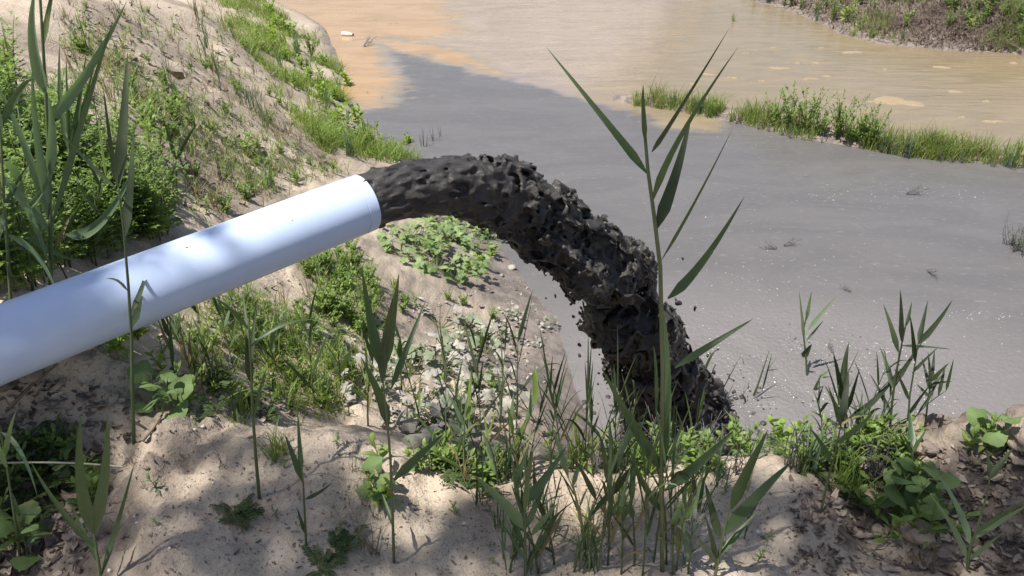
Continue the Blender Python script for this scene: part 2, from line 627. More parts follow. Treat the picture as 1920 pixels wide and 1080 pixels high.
set_attr(wme, 'orange', np.maximum(sdf(WX + wq, WY + wq2, ORANGE), sdf(WX, WY + wq2, TONGUE) * 1.5))
set_attr(wme, 'tan', sdf(WX + wq2, WY + wq2, TAN))
set_attr(wme, 'sludge', sdf(WX + wq2 * .6, WY + wq2 * .6, GRAY))
set_attr(wme, 'splash', np.exp(-(np.hypot((WX - 1.9) / 1.9, (WY - 4.5) / 1.1)) ** 2))
m, nt, out = new_mat('muddy_water')
geo = N(nt, 'ShaderNodeNewGeometry')
pos = geo.outputs['Position']
at = {k: N(nt, 'ShaderNodeAttribute', attribute_name=k).outputs['Fac'] for k in ('orange', 'tan', 'sludge', 'splash')}
mp = N(nt, 'ShaderNodeMapping')
L(nt, pos, mp.inputs[0])
mp.inputs['Scale'].default_value = (.55, 1.3, 1)
w1 = noise(nt, 1.1, 5, .6, mp.outputs[0], 1.6)
w2 = noise(nt, 5, 5, .6, mp.outputs[0], .8)
edge = math_(nt, 'MULTIPLY', math_(nt, 'SUBTRACT', w2, .5), .35)
edge_l = math_(nt, 'MULTIPLY', math_(nt, 'SUBTRACT', w1, .5), .9)
slud = mixc(nt, maprange(nt, w1, .35, .65), (.110, .104, .105), (.127, .119, .119))
slud = mixc(nt, maprange(nt, at['splash'], .02, .7), slud, (.165, .155, .153))
slud = mixc(nt, maprange(nt, noise(nt, 22, 4, .6, mp.outputs[0], .5), .55, .75, 0, .3), slud, (.26, .245, .24))
clear = mixc(nt, maprange(nt, w1, .3, .7), (.22, .18, .155), (.27, .225, .19))
tanc = mixc(nt, maprange(nt, w1, .3, .7), (.195, .155, .10), (.24, .188, .122))
tanc = mixc(nt, maprange(nt, w2, .56, .66, 0, .35), tanc, (.29, .21, .125))
orc = mixc(nt, maprange(nt, w1, .35, .65), (.32, .205, .105), (.38, .25, .14))
orc = mixc(nt, maprange(nt, w2, .56, .62, 0, .4), orc, (.32, .23, .15))
col = mixc(nt, maprange(nt, math_(nt, 'ADD', at['tan'], edge_l), -.9, .5), clear, tanc)
col = mixc(nt, maprange(nt, math_(nt, 'ADD', at['sludge'], edge), -.10, .16), col, slud)
oe = math_(nt, 'MULTIPLY', math_(nt, 'SUBTRACT', noise(nt, 2.4, 6, .68, mp.outputs[0], 2.2), .5), 1.5)
col = mixc(nt, maprange(nt, math_(nt, 'ADD', at['orange'], oe), -.30, .0, 0, .55), col, (.24, .20, .13))
col = mixc(nt, maprange(nt, math_(nt, 'ADD', at['orange'], oe), -.06, .30), col, orc)
p = N(nt, 'ShaderNodeBsdfPrincipled')
L(nt, col, p.inputs['Base Color'])
p.inputs['IOR'].default_value = 1.33
sl_f = maprange(nt, at['sludge'], -.1, .3)
L(nt, maprange(nt, sl_f, 0, 1, .10, .30), p.inputs['Roughness'])
# ripples: wind lines on the open water, fine boil round the splash
mp2 = N(nt, 'ShaderNodeMapping')
L(nt, pos, mp2.inputs[0])
mp2.inputs['Scale'].default_value = (.5, 2.4, 1)
r1 = noise(nt, 2.6, 3, .55, mp2.outputs[0], .3)
r2 = noise(nt, 26, 4, .6, pos)
r3 = noise(nt, 75, 3, .6, pos)
tf = maprange(nt, at['tan'], -.4, .8, 1, .12)
open_f = math_(nt, 'MULTIPLY', math_(nt, 'MULTIPLY', maprange(nt, at['sludge'], 0, -1.2, .08, 1), tf), maprange(nt, at['orange'], -.6, .2, 1, .1))
h1 = math_(nt, 'MULTIPLY', math_(nt, 'MULTIPLY', r1, open_f), 2.6)
h2 = math_(nt, 'MULTIPLY', r2, math_(nt, 'ADD', math_(nt, 'MULTIPLY', at['splash'], .34), .034))
h3 = math_(nt, 'MULTIPLY', r3, math_(nt, 'ADD', math_(nt, 'MULTIPLY', at['splash'], .10), .008))
b = N(nt, 'ShaderNodeBump')
b.inputs['Strength'].default_value = 1.0
b.inputs['Distance'].default_value = .05
L(nt, math_(nt, 'ADD', h1, math_(nt, 'ADD', h2, h3)), b.inputs['Height'])
L(nt, b.outputs[0], p.inputs['Normal'])
L(nt, p.outputs[0], out.inputs[0])
tag(link('water', wme, m), 'murky pond water, grey with sludge near the bank and tan beyond', None, None, 'structure')

# ------------------------------------------------------------------ pipe
PE = np.array([-.504, 2.510, 2.187])
PD = nrm((.738, .672, .058))
PL = nrm(np.cross([0, 0, 1.0], PD))
PU = np.cross(PD, PL)


def revolve(prof, n=96):
    """prof: (distance along the pipe from its mouth, radius)"""
    a = np.linspace(0, 2 * math.pi, n, endpoint=False)
    V, F = [], []
    for d, r in prof:
        V.append(PE + PD * d + r * (np.cos(a)[:, None] * PL + np.sin(a)[:, None] * PU))
    for i in range(len(prof) - 1):
        for j in range(n):
            k = (j + 1) % n
            F.append((i * n + j, i * n + k, (i + 1) * n + k, (i + 1) * n + j))
    return np.concatenate(V), F


m, nt, out = new_mat('pvc')
tc = N(nt, 'ShaderNodeTexCoord')
p = N(nt, 'ShaderNodeBsdfPrincipled')
nz = noise(nt, 5, 5, .6, tc.outputs['Object'])
col = mixc(nt, maprange(nt, nz, .3, .7), (.48, .58, .80), (.53, .63, .84))
col = mixc(nt, maprange(nt, noise(nt, 30, 6, .7, tc.outputs['Object']), .60, .75, 0, .12), col, (.4, .38, .36))
L(nt, col, p.inputs['Base Color'])
p.inputs['Roughness'].default_value = .33
p.inputs['Specular IOR Level'].default_value = .45
b = N(nt, 'ShaderNodeBump')
b.inputs['Strength'].default_value = .05
b.inputs['Distance'].default_value = .01
L(nt, noise(nt, 12, 3, .5, tc.outputs['Object']), b.inputs['Height'])
L(nt, b.outputs[0], p.inputs['Normal'])
L(nt, p.outputs[0], out.inputs[0])
M['pvc'] = m
pipe = thing('discharge_pipe', 'long pale bluish white plastic pipe pouring out black sludge', 'pipe')
mb = MB()
mb.add(*revolve([(-6, .1), (-3, .1), (-.043, .1), (-.0425, .0985), (-.041, .0985), (-.041, .091), (-3, .091), (-6, .091)]))
link('pipe_wall', shade(mb.mesh('pipe_wall')), M['pvc'], pipe)
mb = MB()
mb.add(*revolve([(-.0405, .091), (-.0405, .0985), (-.0395, .1003), (-.002, .1003), (0, .0988), (0, .092), (-.002, .0905), (-.0405, .0905)]))
link('end_ring', shade(mb.mesh('end_ring')), M['pvc'], pipe)
for o in pipe.children:
    md = o.modifiers.new('e', 'EDGE_SPLIT')
    md.split_angle = R(35)
# dirt specks stuck on the pipe
mb = MB()
for d, ang, r in ((-.62, 1.2, .003), (-.30, .8, .002)):
    c = PE + PD * d + .1005 * (math.cos(math.pi - ang) * PL * -1 * -1 + math.sin(ang) * PU)
    V = np.array([[0, 0, 1], [1, 0, 0], [0, 1, 0], [-1, 0, 0], [0, -1, 0], [0, 0, -1]]) * r * np.array([1.5, .8, .8])
    mb.add(V + c, [(0, 1, 2), (0, 2, 3), (0, 3, 4), (0, 4, 1), (5, 2, 1), (5, 3, 2), (5, 4, 3), (5, 1, 4)])
tag(link('dirt_specks', mb.mesh('dirt_specks'), M['litter'], pipe), 'dark specks of dried sludge on the pipe', None, None, 'stuff')

# ------------------------------------------------------------------ sludge stream (surface nets of a torn noise field that follows the throw)
HP = nrm((PD[0], PD[1], 0))
G_SL, G_K = .058, .52
rr_ = np.linspace(-.06, 2.25, 900)
cx = rr_
cz = np.where(rr_ > 0, G_SL * rr_ - G_K * rr_ ** 2, G_SL * rr_)
arc = np.concatenate([[0], np.cumsum(np.hypot(np.diff(cx), np.diff(cz)))])
CELL = .0062
S = np.arange(0, arc[-1], CELL)
cr = np.interp(S, arc, cx)
czz = np.interp(S, arc, cz)
tr = np.gradient(cr, S)
tz = np.gradient(czz, S)
tl = np.hypot(tr, tz)
tr, tz = tr / tl, tz / tl
A_ = np.arange(-.43, .43, CELL)


def bsp(coord, cell, m, seed_shift=0.0):
    """cubic b-spline weights of each coordinate on a lattice of spacing cell"""
    q = coord / cell + seed_shift
    i = np.floor(q).astype(int)
    t = q - i
    W = np.zeros((len(coord), m))
    w = [(1 - t) ** 3 / 6, (3 * t ** 3 - 6 * t ** 2 + 4) / 6, (-3 * t ** 3 + 3 * t ** 2 + 3 * t + 1) / 6, t ** 3 / 6]
    for k in range(4):
        W[np.arange(len(coord)), np.clip(i + k, 0, m - 1)] += w[k]
    return W.astype(np.float32)


def lin(coord, cell, m, seed_shift=0.0):
    q = coord / cell + seed_shift
    i = np.floor(q).astype(int)
    t = q - i
    W = np.zeros((len(coord), m))
    W[np.arange(len(coord)), np.clip(i, 0, m - 1)] += 1 - t
    W[np.arange(len(coord)), np.clip(i + 1, 0, m - 1)] += t
    return W.astype(np.float32)


def jet_noise(cs, ca, s_warp=None, seed=0, bsp=bsp):
    r2 = np.random.default_rng(100 + seed)
    s = S if s_warp is None else s_warp
    a = A_ - A_[0]
    ms, ma = int(s.max() / cs) + 5, int(a.max() / ca) + 5
    lat = r2.normal(size=(ms, ma, ma)).astype(np.float32)
    Ws, Wa = bsp(s, cs, ms), bsp(a, ca, ma)
    t = np.tensordot(Ws, lat, (1, 0))
    t = np.tensordot(t, Wa, (1, 1))
    t = np.tensordot(t, Wa, (1, 1))
    t /= t.std()
    return t


sn = S - .06
R0 = .091 + .040 * np.clip(sn, 0, None) ** 1.1 + .06 * smooth(2.55, 3.1, sn)
grow = smooth(.14, .85, sn)
grow2 = smooth(.75, 2.0, sn)
rad = np.sqrt(A_[:, None] ** 2 + A_[None, :] ** 2).astype(np.float32)
Fd = (R0[:, None, None] - rad[None]).astype(np.float32)
del_ = R0[:, None, None].astype(np.float32)
f32 = lambda q: q[:, None, None].astype(np.float32)
nA = jet_noise(.15, .11, seed=1)
Fd += nA * f32(.002 + .020 * grow + .020 * grow2)
# torn flakes with sharp creases: piecewise linear noise, two lattices turned against each other
nB = jet_noise(.070, .050, seed=2, bsp=lin)
nB2 = jet_noise(.052, .062, seed=7, bsp=lin)
Fd += (.62 - 1.1 * np.minimum(np.abs(nB), np.abs(nB2) + .1)) * f32(.002 + .040 * grow - .014 * grow2)
nB = jet_noise(.115, .085, seed=12, bsp=lin)
nB2 = jet_noise(.085, .105, seed=17, bsp=lin)
Fd += (.62 - 1.1 * np.minimum(np.abs(nB), np.abs(nB2) + .1)) * f32(.018 * grow + .058 * grow2)
nC = jet_noise(.036, .024, seed=3, bsp=lin)
Fd += (.55 - np.abs(nC)) * f32(.0005 + .022 * grow - .011 * grow2)
nD = jet_noise(.040, .012, seed=4)
Fd += nD * f32(.0030 + .0005 * grow)
nE = jet_noise(.030, .0095, seed=5, bsp=lin)
Fd += nE * f32(.0026 * (1 - grow) + .0012)
# a few small drops flung off round the stream
nG = jet_noise(.026, .015, seed=9)
Fd = np.maximum(Fd, .012 * (nG - 2.5) - .07 * np.maximum(0, rad[None] - R0[:, None, None].astype(np.float32) - .02) - f32(.05 * (1 - smooth(.9, 1.6, sn))))
# thin flaps standing off the stream, torn where a second noise runs out
nS = jet_noise(.085, .070, seed=21, bsp=lin)
nT = jet_noise(.060, .050, seed=22)
shell = R0[:, None, None].astype(np.float32) + .046 - rad[None]
Fs = np.minimum(np.minimum(.0075 - .040 * np.abs(nS), .035 * (nT - .40)), shell) - f32(.05 * (1 - smooth(.35, .9, sn)))
Fd = np.maximum(Fd, Fs)
nB2 = nE = nG = nS = nT = Fs = shell = None
del nA, nB, nC, nD
Fd[0] = -1
Fd[:, 0] = -1
Fd[:, -1] = -1
Fd[:, :, 0] = -1
Fd[:, :, -1] = -1
Fd[-1] = -1


def surface_nets(F):
    ins = F > 0
    nx, ny, nz = F.shape
    cnt = np.zeros((nx - 1, ny - 1, nz - 1), np.uint8)
    for i in (0, 1):
        for j in (0, 1):
            for k in (0, 1):
                cnt += ins[i:nx - 1 + i, j:ny - 1 + j, k:nz - 1 + k]
    I, J, K = np.nonzero((cnt > 0) & (cnt < 8))
    idx = np.full((nx - 1, ny - 1, nz - 1), -1, np.int32)
    idx[I, J, K] = np.arange(len(I))
    acc = np.zeros((len(I), 3))
    num = np.zeros(len(I))
    cor = [(i, j, k) for i in (0, 1) for j in (0, 1) for k in (0, 1)]
    for a in cor:
        for ax in range(3):
            if a[ax]:
                continue
            b_ = list(a)
            b_[ax] = 1
            fa = F[I + a[0], J + a[1], K + a[2]]
            fb = F[I + b_[0], J + b_[1], K + b_[2]]
            cr_ = (fa > 0) != (fb > 0)
            t = np.where(cr_, fa / (fa - fb + 1e-20 * (fa == fb)), 0)
            q = np.array(a, float)[None, :].repeat(len(I), 0)
            q[:, ax] += t
            acc += q * cr_[:, None]
            num += cr_
    P = np.stack([I, J, K], 1) + acc / num[:, None]
    quads = []
    for ax in range(3):
        sl0 = [slice(None)] * 3
        sl1 = [slice(None)] * 3
        sl0[ax] = slice(0, -1)
        sl1[ax] = slice(1, None)
        d = ins[tuple(sl0)] != ins[tuple(sl1)]
        e = np.array(np.nonzero(d)).T
        b1, b2 = (ax + 1) % 3, (ax + 2) % 3
        ok = (e[:, b1] > 0) & (e[:, b2] > 0) & (e[:, b1] < F.shape[b1] - 1) & (e[:, b2] < F.shape[b2] - 1)
        e = e[ok]
        o1 = np.zeros(3, int)
        o1[b1] = 1
        o2 = np.zeros(3, int)
        o2[b2] = 1
        c = [e - o1 - o2, e - o2, e, e - o1]
        q = np.stack([idx[k[:, 0], k[:, 1], k[:, 2]] for k in c], 1)
        flip = ~ins[e[:, 0], e[:, 1], e[:, 2]]
        q[flip] = q[flip][:, ::-1]
        quads.append(q)
    return P, np.concatenate(quads)


SP, SQ = surface_nets(Fd)
del Fd


def components(nv, Q):
    lab = np.arange(nv)
    E_ = np.concatenate([Q[:, [0, 1]], Q[:, [1, 2]], Q[:, [2, 3]]])
    while True:
        m_ = np.minimum(lab[E_[:, 0]], lab[E_[:, 1]])
        new = lab.copy()
        np.minimum.at(new, E_[:, 0], m_)
        np.minimum.at(new, E_[:, 1], m_)
        np.minimum.at(new, lab[E_[:, 0]], m_)
        np.minimum.at(new, lab[E_[:, 1]], m_)
        new = new[new]
        new = new[new]
        if (new == lab).all():
            return lab
        lab = new


lab = components(len(SP), SQ)
si = SP[:, 0] * CELL
aa = A_[0] + SP[:, 1] * CELL
bb = A_[0] + SP[:, 2] * CELL
_tr, _tz = np.interp(si, S, tr), np.interp(si, S, tz)
_cr, _cz = np.interp(si, S, cr), np.interp(si, S, czz)
rad_h = _cr - aa * _tz               # normal in the throw plane is (-tz, tr)
SV = PE + np.outer(rad_h, HP) + np.outer(bb, np.cross(HP, [0, 0, 1.0]))
SV[:, 2] += _cz + aa * _tr
u_, c_ = np.unique(lab, return_counts=True)
order = u_[np.argsort(-c_)]

m, nt, out = new_mat('black_sludge')
tc = N(nt, 'ShaderNodeTexCoord')
p = N(nt, 'ShaderNodeBsdfPrincipled')
nz = noise(nt, 14, 5, .6, tc.outputs['Object'])
L(nt, mixc(nt, maprange(nt, nz, .3, .7), (.022, .019, .018), (.050, .044, .041)), p.inputs['Base Color'])
L(nt, maprange(nt, noise(nt, 40, 3, .6, tc.outputs['Object']), .3, .7, .34, .58), p.inputs['Roughness'])
p.inputs['Coat Weight'].default_value = .12
p.inputs['Coat Roughness'].default_value = .22
p.inputs['Specular IOR Level'].default_value = .5
b = N(nt, 'ShaderNodeBump')
b.inputs['Strength'].default_value = .75
b.inputs['Distance'].default_value = .007
mpj = N(nt, 'ShaderNodeMapping')
L(nt, tc.outputs['Object'], mpj.inputs[0])
mpj.inputs['Rotation'].default_value = (0, 0, -math.atan2(HP[1], HP[0]))
mpj.inputs['Scale'].default_value = (.35, 1, 1)
L(nt, noise(nt, 120, 5, .75, mpj.outputs[0]), b.inputs['Height'])
L(nt, b.outputs[0], p.inputs['Normal'])
L(nt, p.outputs[0], out.inputs[0])
M['sludge'] = m


def sub_mesh(name, labs):
    fm = np.isin(lab[SQ[:, 0]], labs)
    q = SQ[fm]
    ids, inv = np.unique(q.ravel(), return_inverse=True)
    return SV[ids], inv.reshape(-1, 4)


V_, F_ = sub_mesh('s', [order[0]])
tag(link('sludge_stream', fast_mesh('sludge_stream', V_, F_), M['sludge']), 'thick torn stream of wet black sludge arching out of the pipe into the pond', 'sludge stream')
nd = 0
for k in order[1:]:
    cnt = c_[np.searchsorted(u_, k)]
    if cnt < 14 or nd >= 160:
        break
    V_, F_ = sub_mesh('d', [k])
    c0 = V_.mean(0)
    # leave out pockets closed inside the stream
    s0 = si[lab == k].mean()
    r0 = np.hypot(aa[lab == k].mean(), bb[lab == k].mean())
    if r0 < np.interp(s0, S, R0) * .72 or c0[2] < .02:
        continue
    o = link('sludge_droplet', fast_mesh('sludge_droplet', V_ - c0, F_), M['sludge'], None, c0)
    tag(o, 'small black drop of sludge flung loose beside the falling stream', 'droplet', 'droplets round the sludge stream')
    nd += 1
# ------------------------------------------------------------------ blades (vectorised grass)


def blades(name, P, Hh, Wd, lean, mat, nseg=3, az=None):
    n = len(P)
    az = rng.uniform(0, 2 * math.pi, n) if az is None else az
    d = np.stack([np.cos(az), np.sin(az), np.zeros(n)], 1)
    fa = rng.uniform(0, 2 * math.pi, n)
    ac = np.stack([np.cos(fa), np.sin(fa), np.zeros(n)], 1)
    V = np.zeros((n, (nseg + 1) * 2, 3))
    for k in range(nseg + 1):
        t = k / nseg
        c = P + np.array([0, 0, 1.0]) * (Hh * (t - .25 * lean * t * t))[:, None] + d * (Hh * lean * (t ** 1.8))[:, None]
        w = (Wd * (1 - t) ** .7 * .5 + .0004)[:, None]
        V[:, 2 * k] = c - ac * w
        V[:, 2 * k + 1] = c + ac * w
    base = (np.arange(n) * (nseg + 1) * 2)[:, None]
    F = np.concatenate([base + np.array([2 * k, 2 * k + 1, 2 * k + 3, 2 * k + 2]) for k in range(nseg)])
    return fast_mesh(name, V.reshape(-1, 3), F, False)


def in_poly(pts, n, seed):
    """n random ground points seen inside a pixel polygon"""
    r2 = np.random.default_rng(seed)
    pts = np.array(pts, float)
    lo, hi = pts.min(0), pts.max(0)
    res = []
    while len(res) < n:
        q = r2.uniform(lo, hi)
        if sdf(np.array([q[0]]), np.array([q[1]]), pts)[0] > 0:
            res.append(q)
    return res


def world_in(polyw, n, seed, zlo=-.02):
    r2 = np.random.default_rng(seed)
    lo, hi = polyw.min(0), polyw.max(0)
    out_ = np.zeros((0, 2))
    while len(out_) < n:
        q = r2.uniform(lo, hi, (n * 3, 2))
        q = q[sdf(q[:, 0], q[:, 1], polyw) > 0]
        dn = fbm(q[:, 0] * 1.8, q[:, 1] * 1.8, 3, 90) + r2.uniform(-.5, .5, len(q))
        q = q[(dn > -.12) & (height(q[:, 0], q[:, 1]) > zlo)]
        out_ = np.vstack([out_, q])
    q = out_[:n]
    return np.column_stack([q, height(q[:, 0], q[:, 1])])

# ------------------------------------------------------------------ reeds


def onplane(u, v, base, off=0.0):
    n = nrm((base[0], base[1], 0))
    r = ray(u, v)
    t = ((base + off * n - CP) @ n) / (r @ n)
    return CP + r * t


def pxm(p):
    """metres per photo pixel at point p"""
    d = (p - CP) @ np.array([0, _c, -_s])
    return d / FPX


def reed(name, label, base_px, stem_px, leaves, stem_w=7, mat='reed', smat='reed_stem', group=None, base_w=None, seed=0, cat='reed'):
    """a reed stalk: stem pixels from the base up; leaves (attach px, tip px, width px[, mid px[, material]])"""
    r2 = np.random.default_rng(seed + 500)
    B = G(*base_px) if base_w is None else np.array(base_w)
    t = thing(name, label, cat, B, 0, group)
    offs = np.cumsum(r2.normal(0, .012, len(stem_px) + 1))
    pts = [B - np.array([0, 0, .02])] + [onplane(u, v, B, o) for (u, v), o in zip(stem_px, offs)]
    pts = np.array(pts)
    # densify
    tt = np.linspace(0, len(pts) - 1, 4 * (len(pts) - 1) + 1)
    sp = np.array([np.interp(tt, range(len(pts)), pts[:, k]) for k in range(3)]).T
    w = stem_w * pxm(B) / 2
    mb = MB()
    rad = np.linspace(w, w * .45, len(sp))
    tube(mb, sp - B, rad, 7)
    link('stem', shade(mb.mesh('stem')), M[smat], t)
    for lf in leaves:
        a_, tip, wd = lf[0], lf[1], lf[2]
        mid = lf[3] if len(lf) > 3 and lf[3] else None
        lm = lf[4] if len(lf) > 4 else mat
        k = np.argmin(np.hypot(*(np.array([proj(q) for q in sp]) - np.array(a_)).T))
        P0 = onplane(a_[0], a_[1], B, (sp[k] - B) @ nrm((B[0], B[1], 0)))
        dz = r2.uniform(-.10, .12) if len(lf) < 6 else lf[5]
        P2 = onplane(tip[0], tip[1], B, dz)
        if mid:
            pm = onplane(mid[0], mid[1], B, dz * .4)
            P1 = 2 * pm - .5 * (P0 + P2)
        else:
            P1 = .5 * (P0 + P2) + np.array([0, 0, .06 * np.linalg.norm(P2 - P0)])
        n = 11
        pts2 = bez(P0, P1, P2, n)
        tv = nrm(P2 - P0)
        view = nrm(P0 - CP)
        ac = nrm(np.cross(tv, view) + view * r2.uniform(-.5, .5))
        mb = MB()
        ribbon(mb, pts2 - B, reed_prof(n) * wd * pxm(P0) * .88, ac, r2.uniform(.1, .35), r2.uniform(-.4, .4))
        link('leaf', shade(mb.mesh('leaf')), M[lm], t)
    return t


def proj(p):
    d = np.asarray(p) - CP
    z = d[1] * _c - d[2] * _s
    return 960 + FPX * d[0] / z, 540 - FPX * (d[1] * _s + d[2] * _c) / z


reed('reed', 'tallest reed, before the falling sludge, its long leaves spread against the grey water', (1243, 1072),
     [(1241, 960), (1240, 860), (1243, 700), (1238, 500), (1226, 400), (1215, 320), (1210, 260), (1208, 230)],
     [((1214, 326), (1024, 88), 17, (1137, 228)), ((1224, 376), (1384, 88), 15, (1272, 262)), ((1230, 430), (1296, 215), 26, (1266, 330), 'reed_dark'),
      ((1222, 285), (1368, 52), 10, (1268, 215), 'reed_dark'), ((1240, 488), (1374, 240), 7, (1302, 380)), ((1252, 560), (1396, 368), 20, (1318, 490)),
      ((1210, 270), (1206, 158), 11, (1206, 205)), ((1265, 690), (1412, 598), 16, (1345, 640)), ((1238, 880), (1128, 690), 26, (1188, 800)),
      ((1243, 800), (1240, 560), 22, (1250, 690), 'reed_pale'), ((1246, 920), (1376, 806), 24, (1320, 860)), ((1241, 960), (1180, 840), 16, (1205, 905))], 9, seed=1)
reed('reed', 'dark reed with two upright blades standing before the left of the white pipe', (250, 836),
     [(248, 740), (247, 640), (241, 540), (232, 430), (222, 352)],
     [((222, 350), (240, 96), 23, (232, 225), 'reed_dark'), ((219, 346), (193, 158), 10, (206, 260), 'reed_dark'), ((217, 352), (94, 224), 9, (158, 296), 'reed_dark'),
      ((233, 448), (251, 228), 20, (245, 345), 'reed_dark'), ((240, 546), (198, 523), 7, (220, 526), 'reed_dark'), ((247, 614), (270, 486), 15, (262, 560), 'reed_dark', .32), ((246, 590), (285, 478), 12, (268, 535), 'reed_dark', .34)], 7, smat='reed_stem', seed=2)
reed('reed', 'reed with three broad upright blades on the sand below the pipe mouth', (738, 1056),
     [(736, 960), (732, 860), (724, 770), (718, 715)],
     [((717, 716), (738, 552), 20, (722, 640), 'reed_dark'), ((714, 690), (678, 502), 24, (694, 600)), ((722, 690), (748, 512), 19, (736, 600)), ((733, 730), (800, 560), 14, (768, 640)),
      ((728, 800), (676, 668), 22, (708, 735)), ((738, 900), (834, 812), 20, (790, 850)), ((738, 985), (716, 925), 10), ((740, 940), (760, 960), 8)], 6, seed=3)
reed('reed', 'slender dark reed on the sand mound left of the low grass tuft', (485, 935),
     [(479, 850), (473, 760), (470, 680), (466, 600)],
     [((470, 690), (482, 560), 10, None, 'reed_dark'), ((467, 640), (454, 545), 9), ((472, 720), (468, 590), 16, (464, 660), 'reed_dark'), ((470, 650), (600, 600), 11, (535, 608)), ((468, 620), (400, 560), 9, (430, 578)), ((474, 790), (500, 690), 8)], 7, smat='reed_stem', seed=4)
reed('reed', 'short young reed with one dark leaf pointing right on the bare mound', (573, 1028),
     [(571, 960), (568, 900), (563, 850)],
     [((568, 905), (534, 815), 13, (548, 850)), ((566, 890), (558, 775), 11, None), ((572, 936), (622, 905), 9, (600, 922), 'reed_dark'), ((572, 1000), (556, 950), 8, None, 'reed_dark')], 5, seed=5)
reed('reed', 'reed at the bottom left corner with a pair of broad upright blades', (190, 1110),
     [(184, 1050), (176, 1000)],
     [((174, 1000), (153, 775), 24, (150, 890)), ((176, 1000), (202, 775), 24, (196, 890)), ((190, 1080), (252, 868), 12, (224, 970)), ((182, 1030), (56, 862), 12, (110, 950)), ((186, 1060), (130, 940), 9)], 8, seed=6)
reed('reed', 'pale thin reed leaning in from the left edge over dead leaves', (40, 1075),
     [(26, 960), (12, 870), (0, 800)],
     [((8, 860), (30, 770), 11), ((20, 920), (62, 1040), 9), ((2, 810), (70, 930), 10, (40, 850)), ((14, 880), (-40, 760), 12)], 6, mat='reed_pale', seed=7)
reed('reed', 'front reed at the bottom edge with a long pale blade pointing up left', (986, 1100),
     [(985, 1040), (984, 960)],
     [((986, 992), (888, 890), 24, (940, 940), 'reed_pale'), ((984, 960), (994, 850), 13), ((985, 940), (1062, 836), 24, (1020, 900)), ((986, 990), (1028, 896), 14), ((982, 1030), (936, 920), 14), ((984, 1050), (944, 985), 10), ((988, 1060), (1050, 960), 14), ((987, 1075), (1022, 985), 9)], 8, seed=8)
reed('reed', 'leaning reed with two wide blades fanned to the right on the sand', (1340, 1085),
     [(1352, 1020), (1366, 960), (1380, 920)],
     [((1356, 1000), (1484, 866), 26, (1424, 925)), ((1370, 955), (1440, 806), 24, (1404, 880)), ((1350, 1010), (1322, 905), 18, (1334, 950), 'reed_dark'), ((1344, 1050), (1322, 965), 12, None, 'reed_dark'), ((1350, 1040), (1420, 960), 16), ((1345, 1060), (1300, 1000), 10)], 6, seed=9)
reed('reed', 'single thin bare stalked reed before the broad leaved plant on the right', (1538, 965),
     [(1552, 900), (1566, 850), (1578, 790)],
     [((1560, 870), (1516, 800), 14), ((1570, 830), (1640, 770), 13, (1610, 800)), ((1578, 790), (1592, 690), 16, None, 'reed_dark'), ((1576, 800), (1552, 720), 10)], 5, smat='reed_stem', seed=10)
reed('reed', 'dark reed with the widest upright blades, on the bank edge before the sparkling water', (1586, 840),
     [(1585, 780), (1580, 740)],
     [((1584, 780), (1592, 640), 22, (1582, 710), 'reed_dark'), ((1582, 760), (1562, 660), 14, None, 'reed_dark'), ((1586, 790), (1690, 690), 15, (1640, 750), 'reed_dark'), ((1586, 800), (1545, 720), 10, None, 'reed_dark'), ((1588, 770), (1612, 690), 9, None, 'reed_dark'), ((1586, 810), (1520, 770), 10, None, 'reed_dark')], 6, seed=11)
reed('reed', 'pale yellowish reed with thin leaves rising over the glittering water', (1514, 830),
     [(1515, 760), (1512, 680), (1506, 620), (1516, 575)],
     [((1508, 640), (1498, 545), 7), ((1512, 600), (1522, 545), 8), ((1514, 620), (1570, 555), 8), ((1506, 670), (1522, 645), 14, None, 'reed_dark'), ((1512, 640), (1545, 600), 6), ((1515, 730), (1560, 690), 9, None, 'reed_pale'), ((1515, 770), (1460, 700), 9)], 5, mat='reed_pale', smat='reed_stem', seed=12)
reed('reed', 'forked dark reed with a flat leaf crossing to the right over grey water', (1668, 826),
     [(1672, 760), (1680, 700), (1690, 650), (1700, 600)],
     [((1684, 660), (1656, 570), 12, None, 'reed_dark'), ((1690, 640), (1688, 543), 10, None, 'reed_dark'), ((1700, 610), (1710, 565), 8, None, 'reed_dark'), ((1690, 648), (1785, 655), 6, (1735, 650), 'reed_pale'), ((1676, 730), (1650, 650), 11, None, 'reed_dark'), ((1678, 720), (1730, 640), 10, None, 'reed_dark'), ((1672, 780), (1630, 700), 9, None, 'reed_dark')], 5, mat='reed_dark', seed=13)
reed('reed', 'dark reed with one long blade slanting up right, beside the forked one', (1700, 826),
     [(1706, 740), (1716, 680), (1722, 640)],
     [((1722, 645), (1740, 562), 11, None, 'reed_dark'), ((1722, 645), (1786, 562), 12, (1756, 606), 'reed_dark'), ((1716, 680), (1706, 590), 9, None, 'reed_dark'), ((1710, 700), (1760, 650), 7, None, 'reed_dark'), ((1704, 750), (1676, 690), 8, None, 'reed_dark'), ((1702, 780), (1745, 720), 7, None, 'reed_dark')], 4, mat='reed_dark', seed=14)
reed('reed', 'bushy topped small reed, the rightmost over the grey water', (1734, 806),
     [(1740, 750), (1746, 715)],
     [((1746, 720), (1752, 655), 8, None, 'reed_dark'), ((1747, 715), (1780, 680), 9, None, 'reed_dark'), ((1746, 720), (1786, 715), 7, None, 'reed_dark'), ((1744, 730), (1770, 700), 8, None, 'reed_dark'), ((1744, 735), (1728, 670), 8, None, 'reed_dark'), ((1742, 745), (1718, 720), 7, None, 'reed_dark'), ((1745, 725), (1740, 660), 7, None, 'reed_dark')], 4, mat='reed_dark', seed=15)
